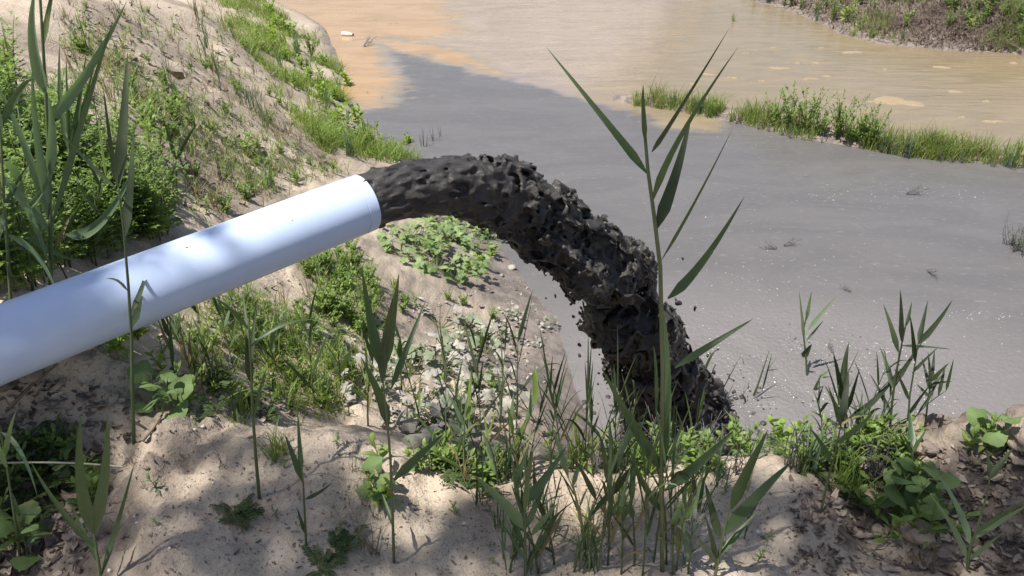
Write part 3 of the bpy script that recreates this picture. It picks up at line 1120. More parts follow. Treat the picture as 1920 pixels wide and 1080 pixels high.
reed('reed', 'small grey green reed fanned out beside the foot of the sludge', (1402, 800),
     [(1404, 750), (1406, 720)],
     [((1405, 740), (1392, 670), 7), ((1406, 735), (1417, 690), 9, None, 'reed_dark'), ((1405, 750), (1456, 670), 7), ((1404, 760), (1464, 715), 9), ((1404, 765), (1382, 740), 9, None, 'reed_dark'), ((1403, 775), (1370, 710), 6)], 4, mat='reed_pale', seed=16)
reed('reed', 'grey green reed spreading from the bottom right corner among clods', (1812, 1078),
     [(1818, 1030), (1832, 990), (1850, 930), (1858, 880)],
     [((1814, 1050), (1742, 925), 13, (1785, 985), 'reed_pale'), ((1820, 1020), (1752, 880), 14, (1795, 950), 'reed_pale'), ((1824, 1010), (1930, 945), 12, (1880, 975), 'reed_pale'), ((1830, 1000), (1940, 930), 9), ((1852, 900), (1900, 840), 16), ((1818, 1050), (1880, 1000), 9, None, 'reed_pale'), ((1856, 890), (1850, 840), 9)], 6, seed=17)
reed('reed', 'young upright reed among the weeds at the right bank edge', (1712, 880),
     [(1712, 845), (1710, 830)], [((1710, 840), (1705, 772), 16), ((1711, 850), (1740, 800), 7), ((1712, 855), (1690, 810), 7)], 4, seed=18)
# reeds on the bank at the left edge
reed('reed', 'large pale reed with wide drooping blades at the upper left edge', (92, 560),
     [(95, 430), (92, 300), (85, 160), (78, 40), (72, -60)],
     [((92, 225), (238, 2), 24, (160, 140), 'reed_pale'), ((94, 400), (60, 120), 17, (70, 260), 'reed_pale'), ((95, 420), (-10, 150), 16, (45, 270), 'reed_pale'), ((88, 180), (66, -20), 24, (62, 80), 'reed_pale'), ((95, 430), (212, 40), 13, (165, 190)), ((80, 90), (110, -60), 12), ((96, 440), (-20, 330), 18, (30, 360), 'reed_pale'), ((92, 330), (90, 180), 20, (98, 250), 'reed_pale')], 8, smat='reed_stem', seed=20)
reed('reed', 'grey green reed hanging its leaves down at the left edge above the pipe', (20, 600),
     [(16, 500), (8, 380), (2, 270), (-4, 180)],
     [((4, 300), (40, 420), 20, (36, 340), 'reed_pale'), ((6, 330), (98, 520), 18, (60, 410), 'reed_pale'), ((2, 270), (-40, 60), 24), ((10, 400), (-5, 520), 22, (-8, 450), 'reed_pale'), ((0, 240), (60, 150), 16, (36, 170)), ((12, 440), (110, 560), 13, (70, 480), 'reed_pale'), ((8, 390), (60, 300), 10)], 7, seed=21)
reed('reed', 'small reed with spread leaves on the bare sand at the upper left', (139, 470),
     [(137, 400), (133, 330), (129, 280)],
     [((130, 285), (112, 80), 12, (114, 190)), ((130, 280), (124, 100), 8), ((131, 285), (162, 100), 14, (146, 210)), ((131, 282), (180, 112), 8, (158, 190)), ((130, 270), (118, 205), 8)], 5, seed=22)
reed('reed', 'pale broken reed crossing the dark weeds just above the pipe', (60, 545),
     [(50, 470), (30, 400), (8, 340)],
     [((40, 430), (150, 490), 14, (95, 470), 'reed_pale'), ((30, 400), (110, 300), 14, (70, 370)), ((50, 470), (-20, 440), 12)], 6, mat='reed_pale', smat='reed_stem', seed=23)
for n_, (a_, m_, t_, w_, lb) in enumerate((((120, 440), (190, 415), (258, 300), 24, 'broad reed leaf bent up right over the weeds left of the pipe'), ((210, 372), (160, 425), (102, 372 + 72), 22, 'reed with one broad leaf bent down left over the weeds'), ((330, 300), (260, 372), (60, 392), 10, 'low reed with a long flat blade lying across the weeds'))):
    b0 = (a_[0], a_[1] + 60)
    reed('reed', lb, b0, [a_], [(a_, t_, w_, m_, 'reed_pale'), (a_, (a_[0] + 40, a_[1] - 70), 9), (a_, (a_[0] - 25, a_[1] - 80), 8)], 5, seed=30 + n_)


def auto_reed(base_px, hpx, seed, label, group, mats, nl=8, lw=9, ll=.4, lean=.12, smat='reed_stem', ang=(.25, .75)):
    """a reed with leaves growing alternately up its stalk; sizes in photo pixels at its base"""
    r2 = np.random.default_rng(seed)
    B = G(*base_px)
    q = pxm(B)
    Hm = hpx * q / .9
    az = r2.uniform(0, 2 * math.pi)
    top = np.array([math.cos(az) * lean * Hm * r2.uniform(.2, 1), math.sin(az) * lean * Hm * r2.uniform(.2, 1), Hm * .72])
    sp = bez((0, 0, -.02), (top[0] * .2, top[1] * .2, Hm * .4), top, 10)
    t = thing('reed', label, 'reed', B, 0, group)
    mb = MB()
    tube(mb, sp, np.linspace(max(.0016, lw * .22 * q), .0011, 10), 5)
    link('stem', shade(mb.mesh('stem')), M[smat], t)
    la = r2.uniform(0, 2 * math.pi)
    for k in range(nl):
        f = .22 + .78 * k / max(1, nl - 1)
        P0 = np.array([np.interp(f * 9, range(10), sp[:, j]) for j in range(3)])
        la += math.pi * r2.uniform(.75, 1.25)
        an = r2.uniform(*ang) * (1.15 - .75 * f)
        ln = Hm * ll * r2.uniform(.75, 1.25)
        d = np.array([math.cos(la) * math.sin(an), math.sin(la) * math.sin(an), math.cos(an)])
        P2 = P0 + d * ln - np.array([0, 0, 1]) * ln * (r2.uniform(0, .10) if r2.random() < .7 else r2.uniform(.2, .6))
        P1 = P0 + d * ln * .5 + np.array([0, 0, ln * .05])
        ac = nrm(np.cross(d, [0, 0, 1]) + r2.normal(0, .5, 3))
        mb = MB()
        ribbon(mb, bez(P0, P1, P2, 7), reed_prof(7) * lw * q * r2.uniform(.4, 1.1), ac, .25, r2.uniform(-.6, .6))
        link('leaf', shade(mb.mesh('leaf')), M['grass_dry' if k < 2 and r2.random() < .35 else mats[int(r2.integers(len(mats)))]], t)
    return t


g1, l1 = 'reeds crowded between the pipe mouth and the falling sludge', 'thin dark leaved reed in the crowd left of the falling sludge foot'
for k, (u, v, h) in enumerate(((838, 880, 250), (866, 872, 230), (905, 885, 290), (935, 880, 300), (968, 872, 330), (990, 888, 230), (1030, 886, 200), (1052, 878, 260), (1075, 886, 250),
                               (1095, 880, 270), (1112, 888, 200), (1150, 886, 200), (1172, 880, 180), (1120, 874, 260))):
    auto_reed((u, v), h, 600 + k, l1, g1, ('reed_dark', 'reed_dark', 'reed'), 8, 7, .40, .22)
g2, l2 = 'reeds at the bottom edge under the falling sludge', 'grey green reed in the clump along the bottom edge, right of centre'
for k, (u, v, h) in enumerate(((1040, 1060, 230), (1075, 1075, 330), (1100, 1050, 260), (1120, 1075, 300), (1140, 1060, 340), (1165, 1078, 260), (1190, 1065, 300), (1205, 1080, 340), (1268, 1070, 260), (1290, 1076, 220), (1010, 1078, 250), (955, 1076, 170), (1225, 1055, 380), (1250, 1060, 330), (1262, 1080, 400))):
    auto_reed((u, v), h, 640 + k, l2, g2, ('reed', 'reed_pale', 'reed_pale', 'reed_dark'), 7, 11, .40, .25)
g3, l3 = 'pale thin reeds in the hollow behind the sand', 'pale yellow green young reed rising from the dark hollow behind the sand'
for k, (u, v, h) in enumerate(((870, 905, 180), (905, 900, 210), (935, 910, 150), (960, 905, 230), (975, 915, 160), (855, 895, 130))):
    auto_reed((u, v), h, 670 + k, l3, g3, ('reed_pale', 'reed_pale', 'grass'), 6, 11, .42, .22)
g4, l4 = 'reeds along the right bank edge', 'thin reed on the bank edge between the sludge foot and the right clods'
for k, (u, v, h) in enumerate(((1345, 850, 190), (1375, 846, 150), (1440, 846, 130), (1475, 838, 160), (1540, 838, 130), (1610, 830, 190), (1560, 846, 200), (1640, 826, 150), (1330, 852, 260), (1290, 858, 170), (1425, 852, 90), (1688, 822, 150))):
    auto_reed((u, v), h, 690 + k, l4, g4, ('reed_dark', 'reed_dark', 'reed'), 7, 6, .42, .3)
g5, l5 = 'reeds on the slope below the pipe', 'sunlit slender reed among the weeds on the slope just below the pipe'
for k, (u, v, h) in enumerate(((330, 720, 200), (365, 715, 170), (405, 728, 190), (440, 700, 160), (475, 690, 220), (590, 760, 190), (690, 800, 210), (790, 800, 200), (640, 730, 130), (520, 700, 120), (755, 760, 160))):
    auto_reed((u, v), h, 710 + k, l5, g5, ('reed', 'reed_pale', 'grass'), 6, 10, .45, .25)

g6, l6 = 'thin reeds standing in the thicket at the left', 'thin pale reed rising out of the leafy thicket at the left'
for k, (u, v, h) in enumerate(((30, 520, 330), (70, 540, 260), (130, 530, 230), (180, 500, 210), (10, 470, 330), (110, 470, 250), (220, 470, 160), (-10, 420, 380), (50, 420, 300), (270, 440, 150), (300, 420, 130))):
    auto_reed((u, v), h, 730 + k, l6, g6, ('reed_pale', 'grass', 'reed_pale', 'reed'), 7, 9, .4, .3)
for k, (u, v, h) in enumerate(((1130, 1000, 210), (1215, 1000, 250), (1275, 1010, 200), (1030, 1030, 160), (1395, 1010, 130))):
    auto_reed((u, v), h, 750 + k, l2, g2, ('reed_pale', 'reed', 'reed_dark'), 6, 7, .42, .3)

# ------------------------------------------------------------------ weeds: prototypes, each with its parts, then copies


def leaf_ribbon(mb, P0, d, ln, wd, droop=.2, n=6, prof=None, fold=.2, roll=.3, r2=rng):
    d = nrm(d)
    P2 = P0 + d * ln - np.array([0, 0, ln * droop])
    P1 = P0 + d * ln * .5 + np.array([0, 0, ln * .08])
    ac = nrm(np.cross(d, [0, 0, 1]) + r2.normal(0, roll, 3))
    ribbon(mb, bez(P0, P1, P2, n), (prof if prof is not None else lance_prof(n)) * wd, ac, fold, r2.uniform(-.3, .3))


def lobed_leaf(mb, c, up, fwd, rad, r2, lobes=5, depth=.28, teeth=.07, cup=.22):
    """a lobed, heart based blade lying round c (c is where the petiole joins)"""
    up = nrm(up)
    fwd = nrm(fwd - up * np.dot(fwd, up))
    sd = np.cross(up, fwd)
    n = 30
    th = np.linspace(-math.pi * .93, math.pi * .93, n)
    ph = r2.uniform(0, 6)
    r = rad * (.78 + .22 * np.cos(th)) * (1 - depth * (.5 - .5 * np.cos(th * lobes)) * 1.0) * (1 + teeth * np.sin(th * 17 + ph))
    wav = cup * r2.uniform(.5, 1.3)
    V = [c]
    for k in (.55, 1.0):
        x = r * k * np.cos(th)
        y = r * k * np.sin(th)
        z = rad * (-wav * (k ** 2) * (.5 + .5 * np.cos(2 * th)) + .08 * np.sin(th * 3 + ph) * k - .25 * wav * k ** 2 * np.abs(np.sin(th)))
        V += list(c + np.outer(x, fwd) + np.outer(y, sd) + np.outer(z, up))
    F = [(0, 1 + i, 2 + i) for i in range(n - 1)]
    F += [(1 + i, 1 + n + i, 2 + n + i, 2 + i) for i in range(n - 1)]
    mb.add(V, F)


def part(name, mb, mat, par):
    return link(name, shade(mb.mesh(name)), M[mat], par)


HIDE = []       # prototypes sit in the scene as the first placed copy


def proto_mugwort(seed, h=.45, mat='herb_dark'):
    r2 = np.random.default_rng(seed)
    t = thing('leafy_weed', '', 'weed')
    st, fo = MB(), MB()
    for q in range(int(r2.integers(2, 4))):
        a = r2.uniform(0, 6.3)
        ln = h * r2.uniform(.75, 1.1)
        top = np.array([math.cos(a) * .22 * ln, math.sin(a) * .22 * ln, ln])
        sp = bez((0, 0, 0), (top[0] * .2, top[1] * .2, ln * .5), top, 9)
        tube(st, sp, np.linspace(.004, .0015, 9), 5)
        nl = int(ln / .022)
        la = r2.uniform(0, 6.3)
        for k in range(nl):
            f = .12 + .88 * k / nl
            P0 = np.array([np.interp(f * 8, range(9), sp[:, j]) for j in range(3)])
            la += 2.4
            an = .5 + .5 * (1 - f)
            ll = (.085 * (1 - .6 * f) + .02) * r2.uniform(.8, 1.2)
            d = np.array([math.cos(la) * math.sin(an + .3), math.sin(la) * math.sin(an + .3), math.cos(an + .3)])
            # a pinnate leaf: an end leaflet and pairs of side leaflets
            leaf_ribbon(fo, P0 + d * ll * .45, d, ll * .6, ll * .2, .25, 4, r2=r2)
            sd = nrm(np.cross(d, [0, 0, 1]))
            for m_ in (.3, .55, .75):
                for sg in (-1, 1):
                    leaf_ribbon(fo, P0 + d * ll * m_, d * .6 + sd * sg * .8, ll * .34, ll * .13, .2, 3, r2=r2)
    part('stem', st, 'stalk', t)
    part('foliage', fo, mat, t)
    return t


def proto_herb(seed, h=.16, nl=12, ll=.07, lw=.018, mat='herb', smat='stalk', stems=1, up=.9):
    r2 = np.random.default_rng(seed)
    t = thing('bushy_weed' if stems == 6 else 'leafy_clump' if stems == 3 else 'lance_leaved_weed' if smat == 'stalk_red' else 'small_weed', '', 'weed')
    st, fo = MB(), MB()
    for q in range(stems):
        a = r2.uniform(0, 6.3)
        le = .25 if stems == 1 else .5
        ln = h * r2.uniform(.7, 1.1)
        top = np.array([math.cos(a) * le * ln, math.sin(a) * le * ln, ln])
        sp = bez((0, 0, 0), (top[0] * .2, top[1] * .2, ln * .5), top, 7)
        tube(st, sp, np.linspace(.0028, .0012, 7), 5)
        la = r2.uniform(0, 6.3)
        for k in range(nl):
            f = .1 + .9 * k / nl
            P0 = np.array([np.interp(f * 6, range(7), sp[:, j]) for j in range(3)])
            la += 2.4 if k % 2 else math.pi
            an = up * r2.uniform(.75, 1.35) * (1.2 - .6 * f)
            d = np.array([math.cos(la) * math.sin(an), math.sin(la) * math.sin(an), math.cos(an)])
            leaf_ribbon(fo, P0, d, ll * (1.15 - .5 * f) * r2.uniform(.7, 1.2), lw * r2.uniform(.8, 1.3), r2.uniform(.1, .5), 5, r2=r2)
    part('stem', st, smat, t)
    part('foliage', fo, mat, t)
    return t


def proto_tuft(seed, h=.2, n=26, w=.006, mat='grass', lean=.7):
    r2 = np.random.default_rng(seed)
    t = thing('grass_tuft', '', 'grass tuft')
    mb = MB()
    for k in range(n):
        a = r2.uniform(0, 6.3)
        ln = h * r2.uniform(.5, 1.15)
        q = lean * r2.uniform(.1, 1.1)
        b0 = np.array([r2.normal(0, .015), r2.normal(0, .015), -.005])
        P2 = b0 + np.array([math.cos(a) * q * ln, math.sin(a) * q * ln, ln * (1 - .35 * q)])
        P1 = b0 + np.array([math.cos(a) * q * ln * .25, math.sin(a) * q * ln * .25, ln * .7])
        ribbon(mb, bez(b0, P1, P2, 5), np.array([.8, 1, .85, .5, .06]) * w, nrm(np.array([-math.sin(a), math.cos(a), r2.normal(0, .4)])), .2)
    part('blades', mb, mat, t)
    t.children[0]['kind'] = 'stuff'
    return t


def proto_vine(seed, n=9, rad=.045, spread=.16, mat='vine', h=.09):
    """a low plant of lobed leaves on long petioles, each leaf its own part"""
    r2 = np.random.default_rng(seed)
    t = thing('broad_leaved_vine', '', 'plant')
    st = MB()
    for k in range(n):
        a = r2.uniform(0, 6.3)
        rr2 = spread * math.sqrt(r2.uniform(.03, 1))
        c = np.array([math.cos(a) * rr2, math.sin(a) * rr2, h * r2.uniform(.4, 1.25)])
        tube(st, bez((0, 0, 0), (c[0] * .7, c[1] * .7, c[2] * .5), c, 5), np.full(5, .0022), 4, False)
        mb = MB()
        up = np.array([r2.normal(0, .5) + .3 * math.cos(a), r2.normal(0, .5) + .3 * math.sin(a), 1])
        lobed_leaf(mb, np.zeros(3), up, np.array([math.cos(a), math.sin(a), 0]), rad * r2.uniform(.65, 1.25), r2)
        link('leaf', shade(mb.mesh('leaf')), M[mat], t, c)
    part('stem', st, 'stalk', t)
    return t


def proto_broad(seed, n=7, ll=.10, lw=.075, h=.18, mat='herb', smat='stalk'):
    """an upright plant with large ovate leaves, each a part"""
    r2 = np.random.default_rng(seed)
    t = thing('broad_leaved_plant', '', 'plant')
    st = MB()
    top = np.array([r2.normal(0, .02), r2.normal(0, .02), h])
    sp = bez((0, 0, -.01), top * .5, top, 8)
    tube(st, sp, np.linspace(.004, .002, 8), 6)
    la = r2.uniform(0, 6)
    for k in range(n):
        f = .3 + .7 * k / max(1, n - 1)
        P0 = np.array([np.interp(f * 7, range(8), sp[:, j]) for j in range(3)])
        la += 2.2 * r2.uniform(.8, 1.2)
        d = nrm(np.array([math.cos(la), math.sin(la), r2.uniform(-.1, .6)]))
        pe = P0 + d * ll * .45
        tube(st, np.array([P0, pe]), [.0016, .0014], 4, False)
        mb = MB()
        lobed_leaf(mb, np.zeros(3), np.array([r2.normal(0, .45), r2.normal(0, .45), 1]) - .2 * d, d, ll * .75 * r2.uniform(.55, 1.2), r2, 5, .14, .05, .35)
        link('leaf', shade(mb.mesh('leaf')), M[mat], t, pe)
    part('stem', st, smat, t)
    return t


def proto_twig(seed, h=.3, mat='twig', n=6):
    r2 = np.random.default_rng(seed)
    t = thing('dead_stalk', '', 'dead stalk')
    mb = MB()
    for k in range(n):
        a = r2.uniform(0, 6.3)
        q = r2.uniform(.05, .45)
        ln = h * r2.uniform(.4, 1)
        P2 = np.array([math.cos(a) * q * ln, math.sin(a) * q * ln, ln])
        s_ = bez((r2.normal(0, .01), r2.normal(0, .01), 0), P2 * .5 + r2.normal(0, .02, 3), P2, 6)
        tube(mb, s_, np.linspace(.0022, .0008, 6), 4)
        for m_ in range(3):
            P0 = s_[int(r2.integers(2, 5))]
            dd = nrm(r2.normal(0, 1, 3) + np.array([0, 0, .8])) * ln * .25
            tube(mb, np.array([P0, P0 + dd * .5, P0 + dd]), [.0012, .001, .0006], 4)
    o = part('branch', mb, mat, t)
    return t


def proto_shrub(seed, h=.42, mat='herb_dark'):
    """a small bush of thin shoots set with tiny leaves"""
    r2 = np.random.default_rng(seed)
    t = thing('small_shrub', '', 'shrub')
    st, fo = MB(), MB()
    for q in range(13):
        a = r2.uniform(0, 6.3)
        le = r2.uniform(.05, .6)
        ln = h * r2.uniform(.6, 1.1)
        top = np.array([math.cos(a) * le * ln, math.sin(a) * le * ln, ln * (1 - .25 * le)])
        sp = bez((0, 0, 0), (top[0] * .3, top[1] * .3, ln * .45), top, 7)
        tube(st, sp, np.linspace(.003, .001, 7), 4)
        for k in range(34):
            f = r2.uniform(.15, 1.02)
            P0 = np.array([np.interp(f * 6, range(7), sp[:, j]) for j in range(3)])
            d = nrm(r2.normal(0, 1, 3) + np.array([0, 0, .5]))
            leaf_ribbon(fo, P0, d, r2.uniform(.025, .055), .012, .2, 3, r2=r2)
    part('stem', st, 'stalk', t)
    part('foliage', fo, mat, t)
    return t


def proto_fern(seed, mat='herb_dark', spread=.13, n=11):
    """a flat creeping weed with feathery leaves"""
    r2 = np.random.default_rng(seed)
    t = thing('creeping_weed', '', 'weed')
    st, fo = MB(), MB()
    for k in range(n):
        a = r2.uniform(0, 6.3)
        ln = spread * r2.uniform(.5, 1.1)
        d = np.array([math.cos(a), math.sin(a), 0])
        P2 = d * ln + np.array([0, 0, r2.uniform(.005, .06)])
        sp = bez((0, 0, 0), d * ln * .5 + np.array([0, 0, .045]), P2, 7)
        tube(st, sp, np.linspace(.0018, .0008, 7), 4)
        sd = np.cross(d, [0, 0, 1])
        for m_ in range(9):
            f = .2 + .8 * m_ / 9
            P0 = np.array([np.interp(f * 6, range(7), sp[:, j]) for j in range(3)])
            for sg in (-1, 1):
                leaf_ribbon(fo, P0, d * .7 + sd * sg * .8 + np.array([0, 0, r2.uniform(0, .5)]), .028 * (1.15 - .5 * f), .010, .2, 3, r2=r2)
    part('stem', st, 'stalk', t)
    part('foliage', fo, mat, t)
    return t


class Kind:
    """prototypes of one kind; the first call moves a prototype into place, later calls copy it"""

    def __init__(self, protos):
        self.p, self.used, self.k = protos, [False] * len(protos), 0

    def put(self, loc, scale, label, group, rotz=None, which=None):
        i = self.k % len(self.p) if which is None else which
        self.k += 1
        rz = float(rng.uniform(0, 6.28)) if rotz is None else rotz
        if not self.used[i]:
            self.used[i] = True
            o = self.p[i]
            o.location = [float(q) for q in loc]
            o.rotation_euler = (0, 0, rz)
            o.scale = (scale,) * 3
            o['label'] = label
            if group:
                o['group'] = group
            return o
        o = copy_tree(self.p[i], loc, rz, scale, label, None)
        if group:
            o['group'] = group
        elif 'group' in o:
            del o['group']
        return o


def scatter(kinds, poly, n, seed, smin, smax, label, group, sink=.004):
    """n plants rooted where the photo's polygon meets the ground"""
    for i, (u, v) in enumerate(in_poly(poly, n, seed)):
        p_ = G(u, v)
        k, lb = kinds[i % len(kinds)]
        p_[2] -= sink
        k.put(p_, float(rng.uniform(smin, smax)), label if lb is None else lb, group if lb is None else lb + 's' if False else group)


mug = Kind([proto_mugwort(900 + i, .45, ('herb_dark', 'herb', 'herb_dark', 'herb')[i]) for i in range(4)])
herb = Kind([proto_herb(910 + i, .15, 11, .07, .016, ('herb', 'herb_dark', 'herb', 'herb_blue')[i]) for i in range(4)])
herbr = Kind([proto_herb(915 + i, .17, 12, .085, .017, ('herb_lime', 'herb', 'herb')[i], 'stalk_red') for i in range(3)])
lime = Kind([proto_herb(920 + i, .16, 13, .075, .022, 'herb_lime', 'stalk', 3) for i in range(2)])
bushy = Kind([proto_herb(925 + i, .14, 10, .05, .014, ('herb', 'herb_dark')[i], 'stalk', 6) for i in range(2)])
tuft = Kind([proto_tuft(930 + i, .2, 24, .006, ('grass', 'grass', 'herb_blue')[i]) for i in range(3)])
thin = Kind([proto_tuft(935 + i, .26, 9, .006, ('herb_blue', 'reed', 'grass_dry')[i], .4) for i in range(3)])
vine = Kind([proto_vine(940 + i, 9, .042, .15, 'vine') for i in range(4)])
vmud = Kind([proto_vine(945 + i, 10, .038, .15, ('vine_mud', 'vine_mudgreen', 'vine_mud')[i], .10) for i in range(3)])
broad = Kind([proto_broad(950 + i, 6, .078, .06, .17, ('broad_leaf', 'broad_leaf')[i]) for i in range(2)])
twig = Kind([proto_twig(955 + i, .24) for i in range(3)])
shrub = Kind([proto_shrub(960 + i, .42, ('herb_dark', 'herb')[i]) for i in range(2)])
fern = Kind([proto_fern(965 + i, 'fern_leaf', .11, 9) for i in range(3)])
mtwig = Kind([proto_twig(970 + i, .22, 'mudplant', 9) for i in range(2)])

# the dense weeds left of the pipe
POL = [(-60, 590), (-60, 380), (60, 330), (150, 330), (250, 330), (330, 360), (330, 430), (230, 480), (100, 540)]
for i, (u, v) in enumerate(in_poly(POL, 62, 1)):
    mug.put(G(u, v), float(rng.uniform(.5, 1.1)), 'bushy dark green weed with feathery leaves in the thicket left of the pipe', 'feathery weeds in the thicket left of the pipe')
for i, (u, v) in enumerate(((262, 300), (285, 290), (300, 330), (245, 330), (225, 310), (275, 345))):
    mug.put(G(u, v), .55, 'low bushy weed at the edge of the bare sand, behind the dark upright reed', 'low bushy weeds at the edge of the bare sand')
for i, (u, v) in enumerate(in_poly([(-50, 300), (110, 300), (170, 340), (60, 420), (-50, 420)], 22, 77)):
    mug.put(G(u, v), float(rng.uniform(.8, 1.3)), 'leafy weed growing behind the left edge reeds', 'leafy weeds behind the left edge reeds')
for i, (u, v) in enumerate(in_poly([(-30, 570), (-30, 470), (190, 425), (310, 410), (345, 430), (300, 455), (180, 500)], 46, 78)):
    mug.put(G(u, v), float(rng.uniform(.45, .8)), 'dense feathery weed right behind the upper edge of the pipe', 'feathery weeds right behind the upper edge of the pipe')
for i, (u, v) in enumerate(in_poly([(-30, 540), (-30, 380), (200, 380), (320, 400), (180, 480)], 16, 79)):
    herbr.put(G(u, v), float(rng.uniform(1.2, 2.0)), 'light green lance leaved weed standing in the thicket left of the pipe', 'lance leaved weeds in the thicket')
for i, (u, v) in enumerate(in_poly([(-60, 330), (-60, 130), (40, 120), (110, 200), (200, 300), (120, 330)], 26, 80)):
    K = (mug, herbr, bushy)[i % 3]
    K.put(G(u, v), float(rng.uniform(.9, 1.5)) * (.7 if K is mug else 1.2), 'loose leafy weed on the slope behind the left edge reeds', 'loose weeds on the slope behind the left edge reeds')
for i, (u, v) in enumerate(in_poly([(100, 330), (340, 200), (345, 330), (300, 400), (140, 420)], 26, 81)):
    K = (herb, bushy, herbr)[i % 3]
    K.put(G(u, v), float(rng.uniform(.8, 1.4)), 'light green weed at the ragged right side of the thicket', 'light green weeds at the right side of the thicket')
# scattered on the sandy slope beyond the pipe
SL = [(110, 10), (430, 5), (470, 90), (560, 200), (640, 320), (430, 395), (345, 400), (330, 250), (150, 200)]
gs = 'small plants scattered over the sandy slope beyond the pipe'
for i, (u, v) in enumerate(in_poly(SL, 230, 2)):
    K, lb = ((herb, 'small green weed on the sandy slope beyond the pipe'), (thin, 'thin wispy grass tuft on the sandy slope beyond the pipe'), (twig, 'dry leafless stalk on the sandy slope beyond the pipe'),
             (bushy, 'low branching weed on the sandy slope beyond the pipe'), (thin, 'thin wispy grass tuft on the sandy slope beyond the pipe'))[i % 5]
    K.put(G(u, v), float(rng.uniform(.45, 1.0)), lb, lb.replace(' on the sandy', 's on the sandy'))
lime.put(G(468, 290), .9, 'bright green rounded weed clump alone on the bare sandy slope', None)
vine.put(G(456, 280), .9, 'broad leaved green plant right behind the bright clump on the sandy slope', None)
for i, (u, v) in enumerate(((400, 140), (385, 110), (375, 60), (365, 30), (410, 150), (390, 90), (420, 60))):
    thin.put(G(u, v), 1.5, 'tall thin grass stems on the slope above the shore grass', 'tall thin grass stems above the shore grass')
for i, (u, v) in enumerate(((470, 205), (480, 215), (455, 200), (490, 225), (500, 240))):
    thin.put(G(u, v), 1.25, 'blue green grass clump halfway up the sandy slope', 'blue green grass clumps halfway up the slope', None, 0)
for i, (u, v) in enumerate(in_poly([(330, 330), (620, 290), (650, 320), (430, 400), (340, 440)], 26, 3)):
    K, lb = ((herb, 'small weed just beyond the upper edge of the pipe'), (bushy, 'small weed just beyond the upper edge of the pipe'), (twig, 'dead stalk just beyond the upper edge of the pipe'))[i % 3]
    K.put(G(u, v), float(rng.uniform(.5, .95)), lb, lb.replace(' just', 's just'))
herbr.put(G(270, 425), 1.5, 'light green lance leaved weed standing just above the pipe, right of the thicket', None)
# along the shore grass
SH = [(420, 10), (485, 5), (580, 80), (625, 130), (705, 210), (785, 280), (640, 300), (580, 215), (510, 120)]
for i, (u, v) in enumerate(in_poly(SH, 64, 4)):
    K, lb = ((lime, 'leafy bright weed in the shore grass left of the pond'), (tuft, 'tall grass tuft in the shore grass left of the pond'), (herb, 'upright weed in the shore grass left of the pond'))[i % 3]
    K.put(G(u, v), float(rng.uniform(1.0, 1.9)), lb, lb.replace(' in the', 's in the'))
shrub.put(G(585, 108), 1.1, 'small dark bush leaning over the orange shallows', None)
for i, (u, v) in enumerate(((795, 288), (812, 285), (826, 282))):
    thin.put(G(u, v), 1.2, 'dark wispy stems standing in the grey shallows behind the stream', 'wispy stems in the grey shallows behind the stream', None, 1)
for i, (u, v) in enumerate(((700, 185), (712, 205), (735, 215), (690, 190))):
    twig.put(G(u, v), .8, 'dark sprig standing at the muddy waterline by the orange water', 'sprigs at the waterline by the orange water')
pp = np.array([G(u, v) for u, v in in_poly([(110, 60), (420, 5), (470, 90), (560, 200), (640, 320), (430, 400), (320, 420), (200, 200)], 420, 26)])
P_ = (pp[:, None, :] + np.concatenate([rng.normal(0, .06, (len(pp), 9, 2)), np.zeros((len(pp), 9, 1))], 2)).reshape(-1, 3)
P_[:, 2] = height(P_[:, 0], P_[:, 1])
P_ = P_[fbm(P_[:, 0] * 1.3, P_[:, 1] * 1.3, 4, 95) > .08]
n_ = len(P_)
tag(link('slope_grass', blades('slope_grass', P_, rng.uniform(.04, .16, n_), rng.uniform(.004, .010, n_), rng.uniform(.2, 1.4, n_), M['herb']), M['herb']), 'low green growth in patches on the sandy slope beyond the pipe', None, None, 'stuff')
# the leafy patch under the stream
PT = [(722, 440), (760, 412), (850, 405), (930, 440), (938, 470), (900, 520), (850, 535), (790, 500), (730, 475)]
for i, (u, v) in enumerate(in_poly(PT, 34, 5)):
    vine.put(G(u, v), float(rng.uniform(.8, 1.25)), 'pale green lobed leaf plant in the sunny patch beneath the arching sludge', 'lobed leaf plants in the patch beneath the arching sludge')
for i, (u, v) in enumerate(((900, 430), (915, 445), (880, 415), (925, 480), (905, 500), (860, 410))):
    lime.put(G(u, v), .8, 'yellowish weed at the right side of the lobed leaf patch', 'yellowish weeds at the right side of the leaf patch')
for i, (u, v) in enumerate(((655, 470), (662, 478), (672, 500))):
    bushy.put(G(u, v), .9, 'small dark weed under the mouth of the pipe', 'small weeds under the mouth of the pipe')
# mud coated leaves lower down
for i, (u, v) in enumerate(in_poly([(820, 600), (880, 600), (930, 650), (900, 680), (830, 665)], 7, 6)):
    vmud.put(G(u, v), float(rng.uniform(.9, 1.2)), 'mud coated grey leaf plant on the bare mud left of the falling sludge', 'mud coated plants on the bare mud')
for i, (u, v) in enumerate(in_poly([(690, 680), (830, 650), (930, 720), (1000, 780), (960, 840), (800, 830), (680, 790)], 26, 7)):
    vmud.put(G(u, v), float(rng.uniform(.8, 1.35)), 'grey mud splashed broad leaf plant at the bottom of the slope', 'mud splashed broad leaf plants at the bottom of the slope')
for i, (u, v) in enumerate(in_poly([(960, 560), (1020, 560), (1040, 680), (980, 690), (930, 620)], 10, 8)):
    vmud.put(G(u, v), float(rng.uniform(.4, .6)), 'tiny mud coated leaf plant at the grey waterline', 'tiny mud coated plants at the waterline')
